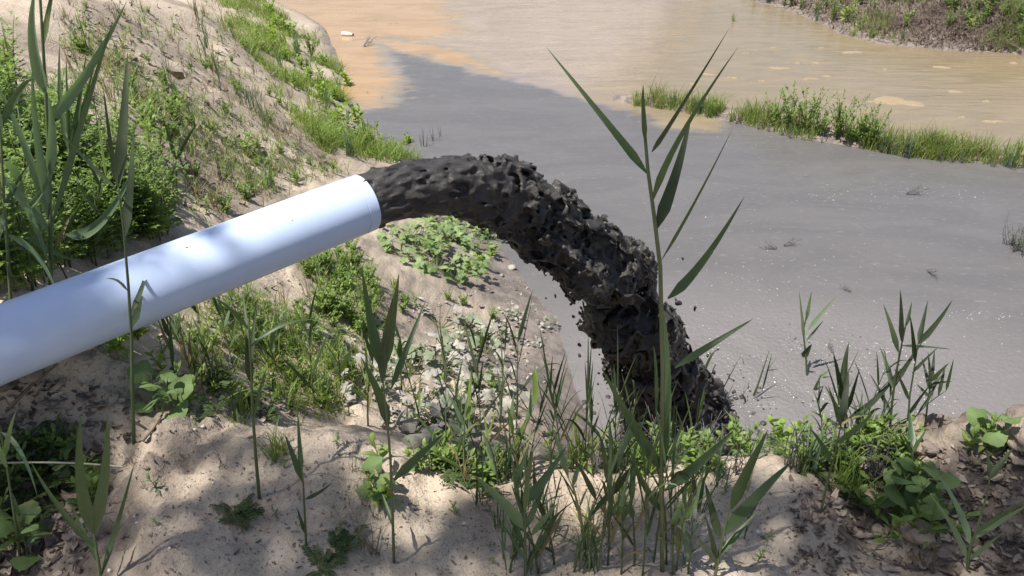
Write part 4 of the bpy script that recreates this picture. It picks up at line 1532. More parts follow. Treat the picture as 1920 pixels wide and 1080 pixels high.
# slope below the pipe
UP = [(270, 640), (330, 620), (480, 545), (640, 470), (700, 520), (735, 600), (720, 690), (650, 760), (520, 790), (400, 790), (300, 720)]
for i, (u, v) in enumerate(in_poly(UP, 135, 9)):
    K, lb = ((herbr, 'light green lance leaved weed on the slope below the pipe'), (tuft, 'grass tuft on the slope below the pipe'), (bushy, 'low bushy weed on the slope below the pipe'),
             (herb, 'upright little weed on the slope below the pipe'), (thin, 'sparse grass tuft on the slope below the pipe'), (fern, 'creeping feathery weed on the slope below the pipe'))[i % 6]
    K.put(G(u, v), float(rng.uniform(.4, .9)), lb, lb.replace(' on the', 's on the'))
for i, (u, v) in enumerate(in_poly([(560, 490), (660, 480), (720, 560), (700, 640), (620, 600), (560, 540)], 22, 10)):
    bushy.put(G(u, v), float(rng.uniform(.8, 1.15)), 'bright bushy weed in the band right below the pipe end', 'bright bushy weeds right below the pipe end')
for i, (u, v) in enumerate(((210, 645), (225, 660), (190, 655), (260, 640), (240, 625))):
    lime.put(G(u, v), .75, 'yellow green weed tucked under the near part of the pipe', 'yellow green weeds tucked under the pipe')
broad.put(G(335, 775), .85, 'broad leaved seedling standing behind the sand mound below the pipe', None, .4)
broad.put(G(290, 770), .7, 'smaller broad leaved seedling left of the one behind the mound', None, 2.0)
for i, (u, v) in enumerate(in_poly([(640, 470), (760, 540), (900, 560), (960, 640), (900, 800), (640, 800), (620, 600)], 40, 84)):
    K, lb = ((bushy, 'low green weed between the mud splashed leaves'), (tuft, 'short grass tuft between the mud splashed leaves'), (herbr, 'lance leaved weed between the mud splashed leaves'))[i % 3]
    K.put(G(u, v), float(rng.uniform(.4, .8)), lb, lb.replace(' between', 's between'))
# foreground mound
fern.put(G(450, 985), .55, 'dark creeping weed flat on the shaded sand in front, left of the short reed', None)
fern.put(G(440, 965), .5, 'second dark creeping weed, half under the larger one on the shaded sand', None)
fern.put(G(630, 1040), .55, 'dark creeping weed on the sand at the bottom edge', None)
fern.put(G(660, 1005), .5, 'crumpled dark weed above the one at the bottom edge', None)
fern.put(G(600, 1070), .6, 'creeping weed cut by the bottom edge of the sand', None)
herb.put(G(295, 922), .45, 'tiny bright green weed alone on the sand mound', None)
tuft.put(G(515, 868), .6, 'low sprawling grass tuft on top of the sand mound', None)
tuft.put(G(530, 850), .5, 'small grass tuft behind the sprawling one on the mound', None)
herbr.put(G(722, 905), .85, 'leafy lance leaved weed at the crest of the sand beside the three bladed reed', None)
broad.put(G(700, 935), .52, 'dark ovate leaved plant at the foot of the three bladed reed', None, 1.0, 1)
bushy.put(G(716, 945), .8, 'low weed on the sand under the ovate leaved plant', None)
twig.put(G(705, 1040), .8, 'withered dark stalk on the sand left of the three bladed reed foot', None)
twig.put(G(420, 880), .35, 'small leafless twig standing on the sand mound', None)
for i, (u, v) in enumerate(in_poly([(760, 870), (900, 870), (1000, 880), (980, 915), (850, 915)], 16, 12)):
    K, lb = ((thin, 'pale grass tuft along the crest of the sand above the hollow'), (bushy, 'dark low weed along the crest of the sand above the hollow'), (fern, 'feathery weed along the crest of the sand above the hollow'))[i % 3]
    K.put(G(u, v), float(rng.uniform(.5, .9)), lb, lb.replace(' along', 's along'))
for i, (u, v) in enumerate(in_poly([(1000, 860), (1280, 850), (1400, 850), (1380, 890), (1100, 895)], 34, 13)):
    K, lb = ((bushy, 'low weed on the crest in front of the falling sludge'), (tuft, 'grass tuft on the crest in front of the falling sludge'), (mtwig, 'muddy twiggy stalk on the crest in front of the falling sludge'), (herb, 'leafy weed on the crest in front of the falling sludge'))[i % 4]
    K.put(G(u, v), float(rng.uniform(.5, .95)), lb, lb.replace(' on the', 's on the'))
for i, (u, v) in enumerate(in_poly([(880, 930), (1000, 900), (1300, 900), (1420, 930), (1400, 1080), (930, 1080)], 16, 82)):
    K, lb = ((thin, 'wispy grass tuft among the reeds along the bottom edge'), (tuft, 'low grass tuft among the reeds along the bottom edge'), (thin, 'wispy grass tuft among the reeds along the bottom edge'))[i % 3]
    K.put(G(u, v), float(rng.uniform(.35, .95)), lb, lb.replace(' among', 's among'))
for i, (u, v) in enumerate(in_poly([(240, 830), (700, 830), (900, 920), (1500, 920), (1480, 1070), (230, 1070)], 26, 83)):
    K, lb = ((herb, 'tiny weed sprouting from the sand in front'), (twig, 'tiny dry twig standing in the sand in front'))[i % 2]
    K.put(G(u, v), float(rng.uniform(.15, .35)), lb, lb.replace(' sprouting', 's sprouting').replace(' standing', 's standing'))
# right bank edge
for i, (u, v) in enumerate(in_poly([(1380, 845), (1480, 830), (1640, 835), (1700, 870), (1690, 930), (1600, 930), (1480, 890)], 48, 14)):
    K, lb = ((bushy, 'low green weed on the right bank edge'), (herb, 'upright weed on the right bank edge'), (tuft, 'grass tuft on the right bank edge'), (mtwig, 'dry twiggy stalk on the right bank edge'), (fern, 'feathery weed on the right bank edge'))[i % 5]
    K.put(G(u, v), float(rng.uniform(.5, .95)), lb, lb.replace(' on the', 's on the'))
lime.put(G(1468, 850), .8, 'brightest lime green weed on the bank edge before the sparkling water', None)
lime.put(G(1290, 838), .8, 'lime green weed at the foot of the tallest reed', None)
broad.put(G(1665, 955), 1.0, 'large heart shaped leaf plant on the right among the clods', None, .3, 0)
broad.put(G(1690, 985), .9, 'heart shaped leaf plant in front of the larger one among the clods', None, 2.2, 0)
broad.put(G(1720, 945), .8, 'shaded broad leaf plant behind the pair on the right', None, 4.0, 1)
broad.put(G(1826, 838), .75, 'small broad leaved plant alone on the bank edge beside the dark bluish clod', None, 1.2, 0)
for i, (u, v) in enumerate(((1815, 850), (1840, 848), (1640, 980), (1700, 1000), (1750, 990), (1610, 960), (1660, 1020), (1780, 1010), (1730, 1030))):
    herb.put(G(u, v), .8, 'dark shaded weed between the clods at the lower right', 'shaded weeds between the clods at the lower right', None, 1)
# shaded left foreground
for i, (u, v) in enumerate(in_poly([(-20, 830), (90, 800), (200, 850), (215, 960), (120, 1010), (30, 1080), (-20, 1080)], 34, 15)):
    K, lb = ((fern, 'dark feathery weed in the shade at the lower left'), (bushy, 'dark low weed in the shade at the lower left'), (broad, 'dark ovate leaved seedling in the shade at the lower left'))[2 if i in (5, 14, 25) else i % 2]
    K.put(G(u, v), float(rng.uniform(.5, .85)), lb, lb.replace(' in the', 's in the'), None, 1 if K is broad else None)
# islet
gi = 'shrubs on the mud islet'
for i, (u, v) in enumerate(((1480, 245), (1510, 250), (1540, 256), (1568, 258), (1590, 268), (1615, 272), (1450, 240), (1635, 278))):
    shrub.put(G(u, v), float(rng.uniform(.95, 1.35)), 'dense dark little shrub in the middle of the mud islet', gi)
for i, (u, v) in enumerate(in_poly([(1170, 190), (1250, 195), (1400, 220), (1400, 235), (1290, 215), (1180, 205)], 12, 16)):
    tuft.put(G(u, v), float(rng.uniform(1.0, 1.5)), 'sparse grass tuft on the left tail of the mud islet', 'grass tufts on the left tail of the islet')
for i, (u, v) in enumerate(in_poly([(1620, 265), (1830, 290), (1830, 308), (1700, 305), (1620, 285)], 22, 17)):
    tuft.put(G(u, v), float(rng.uniform(.9, 1.6)), 'tall bright grass tuft on the right part of the mud islet', 'tall grass tufts on the right part of the islet')
for i, (u, v) in enumerate(in_poly([(1855, 296), (1960, 300), (1960, 325), (1870, 318)], 9, 18)):
    tuft.put(G(u, v), float(rng.uniform(1.3, 1.9)), 'bright grass tuft in the last clump of the islet at the right edge', 'grass tufts in the last clump of the islet')
for i, (u, v) in enumerate(((1465, 262), (1480, 268), (1440, 255), (1610, 282), (1665, 296), (1650, 292), (1855, 327), (1760, 312), (1780, 316), (1800, 316), (1700, 306), (1890, 330), (1590, 280), (1540, 272), (1420, 250), (1380, 240))):
    mtwig.put(G(u, v), float(rng.uniform(.7, 1.2)), 'muddy black sprig in the sludge along the front of the islet', 'muddy sprigs along the front of the islet')
# far right bank
FB = [(1400, -10), (1500, 15), (1560, 40), (1740, 80), (1925, 95), (1925, 0)]
for i, (u, v) in enumerate(in_poly(FB, 64, 19)):
    K, lb = ((twig, 'brown dead stalk on the far right bank'), (bushy, 'green weed on the far right bank'), (twig, 'brown dead stalk on the far right bank'), (shrub, 'small leafy bush on the far right bank'))[i % 4]
    K.put(G(u, v), float(rng.uniform(1.4, 2.4)) * (.5 if K is shrub else 1), lb, lb.replace(' on the', 's on the'))
for i, (u, v) in enumerate(((1440, 5), (1470, 12), (1500, 20), (1530, 30), (1415, 0))):
    shrub.put(G(u, v), .8, 'leafy green bush at the left end of the far bank', 'green bushes at the left end of the far bank')
lime.put(G(1585, 42), 2.4, 'bright lime green clump at the foot of the far bank', None)
lime.put(G(1820, 60), 1.8, 'pale green clump halfway along the far bank', None)
for i, (u, v) in enumerate(((1600, 68), (1632, 72), (1690, 76), (1375, 40), (1560, 36), (1530, 40))):
    tuft.put(G(u, v) if u != 1375 else atz(1375, 40), 1.1, 'grass sprig standing in the tan water by the far bank', 'grass sprigs in the tan water by the far bank')

# ------------------------------------------------------------------ grass nobody could count
SHW = px_poly([(410, -30), (480, -40), (565, 75), (612, 118), (690, 190), (735, 230), (800, 300), (700, 310), (600, 250), (540, 160), (470, 70)])
# the polygon is on the water plane; shift to the slope by sampling image points instead
pp = [G(u, v) for u, v in in_poly([(405, -5), (490, 0), (585, 72), (632, 125), (705, 190), (755, 240), (825, 292), (760, 305), (630, 300), (570, 240), (510, 140), (440, 70)], 1300, 21)]
pp = np.array(pp)
P_ = (pp[:, None, :] + np.concatenate([rng.normal(0, .10, (len(pp), 16, 2)), np.zeros((len(pp), 16, 1))], 2)).reshape(-1, 3)
P_[:, 2] = height(P_[:, 0], P_[:, 1])
kd = fbm(P_[:, 0] * 1.5, P_[:, 1] * 1.5, 3, 91)
P_ = P_[(P_[:, 2] > -.01) & (kd > -.14)]
n_ = len(P_)
tag(link('shore_grass', blades('shore_grass', P_, rng.uniform(.06, .24, n_), rng.uniform(.005, .013, n_), rng.uniform(.1, 1.3, n_), M['grass']), M['grass']), 'bright green grass along the left shore of the pond', None, None, 'stuff')
pp = np.array([G(u, v) for u, v in in_poly([(1172, 185), (1240, 188), (1330, 205), (1420, 212), (1520, 240), (1640, 262), (1840, 285), (1960, 298), (1960, 322), (1840, 312), (1690, 305), (1560, 272), (1400, 240), (1250, 210)], 420, 22)])
P_ = (pp[:, None, :] + np.concatenate([rng.normal(0, .07, (len(pp), 12, 2)), np.zeros((len(pp), 12, 1))], 2)).reshape(-1, 3)
P_[:, 2] = height(P_[:, 0], P_[:, 1])
kd = fbm(P_[:, 0] * 1.3, P_[:, 1] * 1.3, 3, 92)
P_ = P_[(P_[:, 2] > -.03) & (kd > -.3)]
n_ = len(P_)
dry_ = rng.random(n_) < .16
Pd = P_[dry_]
P_ = P_[~dry_]
n_ = len(Pd)
tag(link('islet_straw', blades('islet_straw', Pd, rng.uniform(.12, .4, n_), rng.uniform(.005, .01, n_), rng.uniform(.2, 1.2, n_), M['grass_dry']), M['grass_dry']), 'dry pale stems among the islet grass', None, None, 'stuff')
n_ = len(P_)
tag(link('islet_grass', blades('islet_grass', P_, rng.uniform(.06, .28, n_), rng.uniform(.006, .012, n_), rng.uniform(.1, .7, n_), M['grass']), M['grass']), 'green grass covering the low mud islet', None, None, 'stuff')
pp = np.array([G(u, v) for u, v in in_poly([(1400, -10), (1560, 45), (1745, 85), (1930, 98), (1960, -10)], 800, 23)])
P_ = (pp[:, None, :] + np.concatenate([rng.normal(0, .25, (len(pp), 14, 2)), np.zeros((len(pp), 14, 1))], 2)).reshape(-1, 3)
P_[:, 2] = height(P_[:, 0], P_[:, 1])
P_ = P_[P_[:, 2] > .0]
n_ = len(P_)
half = rng.random(n_) < .5
tag(link('bank_debris', blades('bank_debris', P_[half], rng.uniform(.08, .3, half.sum()), rng.uniform(.01, .02, half.sum()), rng.uniform(.5, 2.2, half.sum()), M['litter']), M['litter']), 'brown dead stems lying over the far right bank', None, None, 'stuff')
half = ~half & (fbm(P_[:, 0] * .8, P_[:, 1] * .8, 3, 93) > -.05)
tag(link('bank_grass', blades('bank_grass', P_[half], rng.uniform(.1, .3, half.sum()), rng.uniform(.008, .016, half.sum()), rng.uniform(.2, 1, half.sum()), M['grass']), M['grass']), 'patches of green grass on the far right bank', None, None, 'stuff')
pp = np.array([G(u, v) for u, v in in_poly(UP, 520, 24)])
P_ = (pp[:, None, :] + np.concatenate([rng.normal(0, .05, (len(pp), 9, 2)), np.zeros((len(pp), 9, 1))], 2)).reshape(-1, 3)
P_[:, 2] = height(P_[:, 0], P_[:, 1])
P_ = P_[fbm(P_[:, 0] * 2, P_[:, 1] * 2, 3, 94) > -.12]
n_ = len(P_)
tag(link('slope_grass', blades('slope_grass', P_, rng.uniform(.03, .12, n_), rng.uniform(.003, .007, n_), rng.uniform(.2, 1.3, n_), M['grass']), M['grass']), 'sparse grass over the slope below the pipe', None, None, 'stuff')
pp = np.array([G(u, v) for u, v in in_poly(SL, 260, 25)])
P_ = (pp[:, None, :] + np.concatenate([rng.normal(0, .07, (len(pp), 8, 2)), np.zeros((len(pp), 8, 1))], 2)).reshape(-1, 3)
P_[:, 2] = height(P_[:, 0], P_[:, 1])
n_ = len(P_)
tag(link('dry_stubble', blades('dry_stubble', P_, rng.uniform(.03, .14, n_), rng.uniform(.003, .006, n_), rng.uniform(.2, 1.8, n_), M['grass_dry']), M['grass_dry']), 'dry stubble on the sandy slope beyond the pipe', None, None, 'stuff')

# ------------------------------------------------------------------ loose things


def lump(seed, r, sq=(1, 1, .75), amp=.3, n=3):
    """a rough rounded lump: an icosphere pushed in and out by noise"""
    import bmesh
    bm = bmesh.new()
    bmesh.ops.create_icosphere(bm, subdivisions=n, radius=1)
    r2 = np.random.default_rng(seed)
    K = r2.normal(0, 1, (9, 3)) * np.array([1.6] * 4 + [3.6] * 5)[:9, None]
    ph = r2.uniform(0, 6, 9)
    for v in bm.verts:
        p_ = np.array(v.co)
        d = sum((.5 if k < 4 else .22) * math.sin(K[k] @ p_ + ph[k]) for k in range(9))
        q = p_ * (1 + amp * d * .6) * np.array(sq) * r
        v.co = q
    me = bpy.data.meshes.new('lump')
    bm.to_mesh(me)
    bm.free()
    return shade(me, True)


def put_lump(name, px, r, seed, mat, label, cat, group=None, sq=(1, 1, .75), amp=.5, sink=.35, p=None):
    p_ = G(*px) if p is None else p
    o = link(name, lump(seed, r, sq, amp), M[mat], None, (p_[0], p_[1], p_[2] + r * sq[2] * (1 - 2 * sink) * .6), rng.uniform(0, 6))
    return tag(o, label, cat, group)


put_lump('soil_clod', (1893, 812), .042, 1, 'clod_dark', 'dark bluish lump of shaded sand at the right edge of the bank', 'clod', None, (1.1, .8, .9), 1.0)  # sand chunk whose shade is put into its dark colour
put_lump('soil_clod', (1925, 822), .04, 2, 'clod', 'pale sunlit sandy clod at the right edge beside the dark bluish lump', 'clod', None, (1.3, 1, .7), 1.0)
put_lump('soil_clod', (1700, 838), .03, 3, 'clod', 'small round tan clod behind the heart shaped leaves', 'clod', None, (1.3, 1, .8))
put_lump('soil_clod', (1735, 840), .024, 4, 'clod_dark', 'grey crumbly clod right of the small tan one', 'clod', None, (1.3, 1, .8))
put_lump('soil_clod', (1745, 1010), .038, 5, 'clod', 'largest pale clod at the lower right below the heart shaped leaves', 'clod', None, (1.4, 1, .6), 1.0)
for i, (u, v, r) in enumerate(((1860, 880, .016), (1800, 870, .014), (1880, 930, .017), (1620, 950, .016), (1650, 1000, .018), (1780, 1050, .02), (1850, 1040, .02), (1900, 1000, .018), (1520, 900, .013), (1840, 1000, .015), (1905, 860, .015), (1730, 900, .012))):
    put_lump('soil_clod', (u, v), r, 20 + i, ('clod', 'clod_dark')[i % 2], 'small crumbly soil clod lying on the shaded right bank', 'clod', 'small clods on the shaded right bank', (1.4, 1, .6), .9)
for i, (u, v, r) in enumerate(((60, 715, .02), (20, 740, .02), (120, 725, .014), (160, 752, .014), (90, 770, .018))):
    put_lump('soil_clod', (u, v), r, 50 + i, ('clod', 'clod_dark')[i % 2], 'small soil clod in the hollow under the near end of the pipe', 'clod', 'clods under the near end of the pipe', (1.3, 1, .6))
for i, (u, v, r) in enumerate(((1168, 0, 0),)):
    pass
for i, (u, v, r) in enumerate(((295, 1052, .0045), (255, 972, .004), (205, 1070, .004), (258, 982, .0035), (380, 800, .005), (400, 905, .003), (870, 985, .005), (365, 808, .004), (320, 1035, .003), (1160, 1000, .004), (1240, 930, .004), (640, 930, .003), (1420, 1000, .005))):
    put_lump('pebble', (u, v), r, 70 + i, 'pebble', 'tiny pale pebble on the sand in front', 'pebble', 'tiny pale pebbles on the sand in front', (1.3, 1, .7), .3, .3)
# stones on the mud by the leafy patch
for i, (u, v, r) in enumerate(((958, 505, .03), (985, 500, .02), (1012, 512, .026), (940, 520, .018))):
    put_lump('stone', (u, v), r, 90 + i, 'vine_mud', 'pale mud grey lump on the waterline beneath the stream', 'stone', 'pale lumps on the waterline beneath the stream', (1.4, 1, .6))

# log half hidden in the hollow
pa, pb = G(770, 838), G(905, 842)
mb = MB()
q_ = np.linspace(0, 1, 10)[:, None]
lp = pa * (1 - q_) + pb * q_ + np.array([0, 0, .012]) + np.concatenate([np.zeros((10, 2)), .01 * np.sin(q_ * 5)], 1)
tube(mb, lp - pa, .028 * (1 + .12 * np.sin(np.arange(10) * 1.9)), 14)
tag(link('log', shade(mb.mesh('log')), M['log'], None, pa), 'grey weathered log lying in the dark hollow behind the sand crest', 'log')
# straw stem on the left
pa, pb = G(-10, 902), G(232, 882)
mid = (pa + pb) / 2 + np.array([0, 0, .03])
mb = MB()
tube(mb, bez(pa + [0, 0, .05], mid + [0, 0, .02], pb + [0, 0, .01], 9) - pa, np.full(9, .0026), 6)
tag(link('straw', shade(mb.mesh('straw')), M['straw'], None, pa), 'long pale dry straw lying across the shaded weeds at the lower left', 'straw')
for i, (p0, p1, lb) in enumerate((((20, 770), (110, 690), 'bare root running down the sand beside the pipe'), ((150, 775), (245, 765), 'dark stick lying in the hollow below the pipe'), ((268, 830), (305, 782), 'short forked stick at the left end of the sand mound'), ((245, 795), (290, 815), 'grey stick leaning on the left end of the sand mound'),
                                  ((840, 905), (880, 930), 'dark rootlet on the sand crest below the log'), ((1000, 868), (960, 884), 'dark twig on the sand crest'), ((1570, 1000), (1690, 1072), 'split stick lying at the bottom right'), ((890, 935), (958, 932), 'black curled twig lying on the sand under the pale blade'))):
    pa, pb = G(*p0), G(*p1)
    mb = MB()
    s_ = bez(pa + [0, 0, .006], (pa + pb) / 2 + np.array([rng.normal(0, .02), rng.normal(0, .02), .02]), pb + [0, 0, .006], 8)
    tube(mb, s_ - pa, np.linspace(.0055, .003, 8) * (.6 if i > 3 else 1), 6)
    tag(link('stick', shade(mb.mesh('stick')), M['twig'], None, pa), lb, 'stick')

# bottle afloat in the orange shallows
pb = atz(652, 67)
bt = thing('plastic_bottle', 'small pale plastic bottle floating in the orange shallows', 'bottle', pb + [0, 0, .03], R(-18))
mb = MB()
n = 18
prof = [(-.115, .0), (-.115, .03), (-.108, .038), (.02, .038), (.05, .034), (.08, .018), (.10, .016)]
a = np.linspace(0, 2 * math.pi, n, endpoint=False)
V = np.concatenate([np.stack([np.full(n, x), r * np.cos(a), r * np.sin(a)], 1) for x, r in prof])
mb.add(V, [(i * n + j, i * n + (j + 1) % n, (i + 1) * n + (j + 1) % n, (i + 1) * n + j) for i in range(len(prof) - 1) for j in range(n)])
link('bottle_body', shade(mb.mesh('bottle_body')), M['bottle'], bt)
mb = MB()
prof = [(.10, .0195), (.122, .0195), (.124, .0)]
V = np.concatenate([np.stack([np.full(n, x), r * np.cos(a), r * np.sin(a)], 1) for x, r in prof])
mb.add(V, [(i * n + j, i * n + (j + 1) % n, (i + 1) * n + (j + 1) % n, (i + 1) * n + j) for i in range(len(prof) - 1) for j in range(n)])
link('bottle_cap', shade(mb.mesh('bottle_cap')), M['bottle_cap'], bt)
# drowned twigs
for i, (u, v, sc, lb) in enumerate(((683, 88, 1.3, 'forked dead twig lying in the orange shallows below the bottle'), (1455, 468, .8, 'black twig poking out of the grey sludge, left of the farther one'), (1470, 462, .7, 'black twig poking out of the grey sludge, right of the nearer one'),
                                    (1740, 510, .8, 'dark sprig in the grey sludge in front of the islet right half'), (1595, 548, .5, 'small dark sprig alone in the middle of the grey sludge'), (1560, 662, .6, 'dark twig in the sparkling sludge near the bank'), (1700, 365, .9, 'dark twig among white sparkles before the islet'))):
    mtwig.put(atz(u, v), sc * 1.1, lb, None).rotation_euler = (R(62), R(20 * (-1) ** i), rng.uniform(0, 6))
for i, (u, v) in enumerate(((1905, 470), (1920, 480), (1895, 460), (1915, 455))):
    mtwig.put(atz(u, v) - [0, 0, .05], 1.6, 'muddy drowned sprig in the clump at the right edge of the sludge', 'drowned sprigs at the right edge')
    tuft.put(atz(u + 5, v) - [0, 0, .02], .8, 'half drowned grass sprig at the right edge of the sludge', 'half drowned grass at the right edge', None, 2)
# foam rafts on the tan water
fo = [(1680, 190, .30), (1463, 128, .12), (1530, 118, .07), (1520, 148, .09), (1645, 192, .10), (1550, 143, .07), (1598, 98, .14), (1765, 126, .11), (1790, 172, .09), (1862, 228, .10), (1375, 146, .07), (1500, 250, .001), (1330, 140, .09), (1300, 158, .06), (1850, 190, .05), (1900, 118, .07), (1660, 130, .04), (1700, 230, .001), (1805, 220, .05), (1575, 172, .06), (1495, 118, .05), (1430, 152, .05), (735, 44, .08), (700, 36, .05), (1400, 100, .05), (1450, 90, .04), (1540, 90, .05)]
for i, (u, v, r) in enumerate(fo):
    if r < .01:
        continue
    p_ = atz(u, v)
    lb = 'large peach coloured foam raft on the tan water behind the islet' if i == 0 else 'small peach foam patch on the tan water'
    r2 = np.random.default_rng(300 + i)
    nn = 26
    th = np.linspace(0, 2 * math.pi, nn, endpoint=False)
    rr2 = r * (1 + .28 * np.sin(th * 2 + r2.uniform(0, 6)) + .2 * np.sin(th * 3 + r2.uniform(0, 6)) + .12 * np.sin(th * 7 + r2.uniform(0, 6)))
    rr2 = rr2 * (1 + r2.normal(0, .10, nn))
    ring = np.stack([rr2 * np.cos(th) * 1.1, rr2 * np.sin(th) * .6], 1)
    mb = MB()
    V = np.concatenate([np.column_stack([ring, np.full(nn, -.004)]), np.column_stack([ring * .95, np.full(nn, .006)]), np.column_stack([ring * .6, np.full(nn, .009)]), [[0, 0, .010]]])
    F = [(k * nn + j, k * nn + (j + 1) % nn, (k + 1) * nn + (j + 1) % nn, (k + 1) * nn + j) for k in (0, 1) for j in range(nn)] + [(2 * nn + j, 2 * nn + (j + 1) % nn, 3 * nn) for j in range(nn)]
    mb.add(V, F)
    o = link('foam_patch', shade(mb.mesh('foam_patch')), M['foam'], None, p_)
    tag(o, lb, 'foam', None if i == 0 else 'small foam patches on the tan water')


# bubbles and froth thrown up by the falling sludge, too many to count
def specks(name, cen, rad_, mat, label, el=.6, dark=False):
    """small half round grains, one mesh"""
    n = len(cen)
    t_ = np.array([[0, 0, 1], [1, 0, .05], [.31, .95, .05], [-.81, .59, .05], [-.81, -.59, .05], [.31, -.95, .05]], float)
    t_[:, 2] *= el
    ang = rng.uniform(0, 6.28, n)
    ca, sa = np.cos(ang), np.sin(ang)
    V = np.stack([ca[:, None] * t_[:, 0] - sa[:, None] * t_[:, 1], sa[:, None] * t_[:, 0] + ca[:, None] * t_[:, 1], np.tile(t_[:, 2], (n, 1))], 2)
    V = V * rad_[:, None, None] * rng.uniform(.7, 1.4, (n, 1, 3)) + cen[:, None, :]
    F = np.array([(0, 1, 2), (0, 2, 3), (0, 3, 4), (0, 4, 5), (0, 5, 1)])
    F = (np.arange(n) * 6)[:, None, None] + F[None]
    o = link(name, fast_mesh(name, V.reshape(-1, 3), F.reshape(-1, 3), True), mat)
    return tag(o, label, None, None, 'stuff')


r2 = np.random.default_rng(77)
pxs = []
for (u, v, su, sv, k) in ((1560, 690, 120, 28, 170), (1450, 760, 130, 40, 260), (1620, 740, 110, 40, 170), (1400, 660, 60, 25, 60), (1700, 360, 60, 14, 90), (1540, 372, 25, 5, 20), (1620, 485, 10, 6, 6), (1450, 500, 60, 30, 60), (1380, 250, 50, 14, 40), (1800, 365, 30, 8, 20), (1840, 590, 50, 6, 30), (1560, 650, 90, 8, 60), (1330, 480, 60, 80, 40), (1250, 330, 200, 90, 40), (1650, 560, 180, 90, 60)):
    pxs += [(u + r2.normal() * su, v + r2.normal() * sv) for _ in range(k)]
cen = np.array([atz(u, min(v, 850)) for u, v in pxs])
cen[:, 2] = .001
ok = height(cen[:, 0], cen[:, 1]) < 0
cen = cen[ok]
specks('froth', cen, r2.uniform(.0012, .0042, len(cen)) * np.where(r2.random(len(cen)) < .08, 1.6, 1), M['bubble'], 'white froth and bubbles sparkling on the grey sludge')
# ripple crumbs of mud near the splash
cen2 = np.array([atz(u, min(v, 850)) for u, v in [(1480 + r2.normal() * 130, 720 + r2.normal() * 55) for _ in range(160)]])
cen2[:, 2] = 0
cen2 = cen2[height(cen2[:, 0], cen2[:, 1]) < 0]
specks('mud_crumbs', cen2, r2.uniform(.003, .009, len(cen2)), M['sludge'], 'dark crumbs of sludge bobbing round the splash', .5)

# dead leaves, bark and crumbs on the sand


def litter(name, pxpoly, n, seed, smin, smax, mat, label, curl=1.3, aspect=2.2):
    r2 = np.random.default_rng(seed)
    P = np.array([G(u, v) for u, v in in_poly(pxpoly, n, seed)])
    s = r2.uniform(smin, smax, n) * np.exp(r2.normal(0, .3, n))
    az = r2.uniform(0, 6.28, n)
    d = np.stack([np.cos(az), np.sin(az), r2.normal(0, .25, n)], 1)
    c_ = np.stack([-np.sin(az), np.cos(az), r2.normal(0, .35, n)], 1)
    V = np.zeros((n, 9, 3))
    for i, x in enumerate((-1, 0, 1)):
        for j, y in enumerate((-1, 0, 1)):
            wv = (1 - .65 * abs(x)) * y / aspect
            V[:, i * 3 + j] = P + d * (s * x * .5)[:, None] + c_ * (s * wv * .5)[:, None] + np.array([0, 0, 1]) * (s * (curl * r2.uniform(-.1, .5, n) * (x * x + y * y) * .3 + .06))[:, None]
    F = np.array([(0, 1, 4, 3), (1, 2, 5, 4), (3, 4, 7, 6), (4, 5, 8, 7)])
    F = (np.arange(n) * 9)[:, None, None] + F[None]
    o = link(name, fast_mesh(name, V.reshape(-1, 3), F.reshape(-1, 4), False), M[mat])
    return tag(o, label, None, None, 'stuff')


litter('leaf_litter', [(-30, 700), (230, 740), (260, 800), (180, 900), (160, 1080), (-30, 1080)], 520, 400, .010, .038, 'litter', 'dead leaves and bark on the shaded ground at the lower left')
litter('leaf_litter', [(1480, 900), (1620, 940), (1760, 850), (1930, 850), (1930, 1080), (1480, 1080)], 560, 401, .009, .030, 'litter', 'dead leaves and crumbs among the clods at the lower right')
litter('bark_crumbs', [(150, 800), (700, 810), (1000, 890), (1500, 880), (1500, 1080), (120, 1080)], 2200, 402, .002, .009, 'litter', 'dark crumbs and bits of bark strewn on the sand in front')
litter('bark_crumbs', SL, 700, 403, .015, .06, 'litter', 'dark scraps and dead leaves strewn over the sandy slope')
litter('bark_crumbs', UP + [(900, 700)], 350, 404, .01, .03, 'litter', 'dead leaf scraps on the slope below the pipe')
litter('mud_scraps', [(720, 560), (1000, 520), (1040, 700), (950, 840), (720, 800)], 300, 405, .012, .04, 'vine_mud', 'mud caked leaf scraps on the grey mud by the water')

litter('pale_litter', [(1480, 900), (1620, 940), (1760, 850), (1930, 850), (1930, 1080), (1480, 1080)], 420, 406, .008, .032, 'straw_litter', 'pale dry leaf scraps among the clods at the lower right')
litter('pale_litter', [(-30, 690), (250, 700), (260, 800), (180, 900), (160, 1080), (-30, 1080)], 260, 407, .008, .035, 'straw_litter', 'pale dry leaf scraps on the shaded ground at the lower left')
litter('pale_litter', UP + [(900, 700)], 260, 408, .008, .03, 'straw_litter', 'pale dry scraps on the slope below the pipe')
r2 = np.random.default_rng(78)
cen3 = np.column_stack([land_pt[0] + r2.normal(0, .28, 420), land_pt[1] + r2.normal(0, .24, 420), np.zeros(420)])
cen3 = cen3[height(cen3[:, 0], cen3[:, 1]) < 0]
specks('splash_crumbs', cen3, r2.uniform(.006, .022, len(cen3)), M['sludge'], 'lumps of sludge churned up where the stream strikes the water', .9)

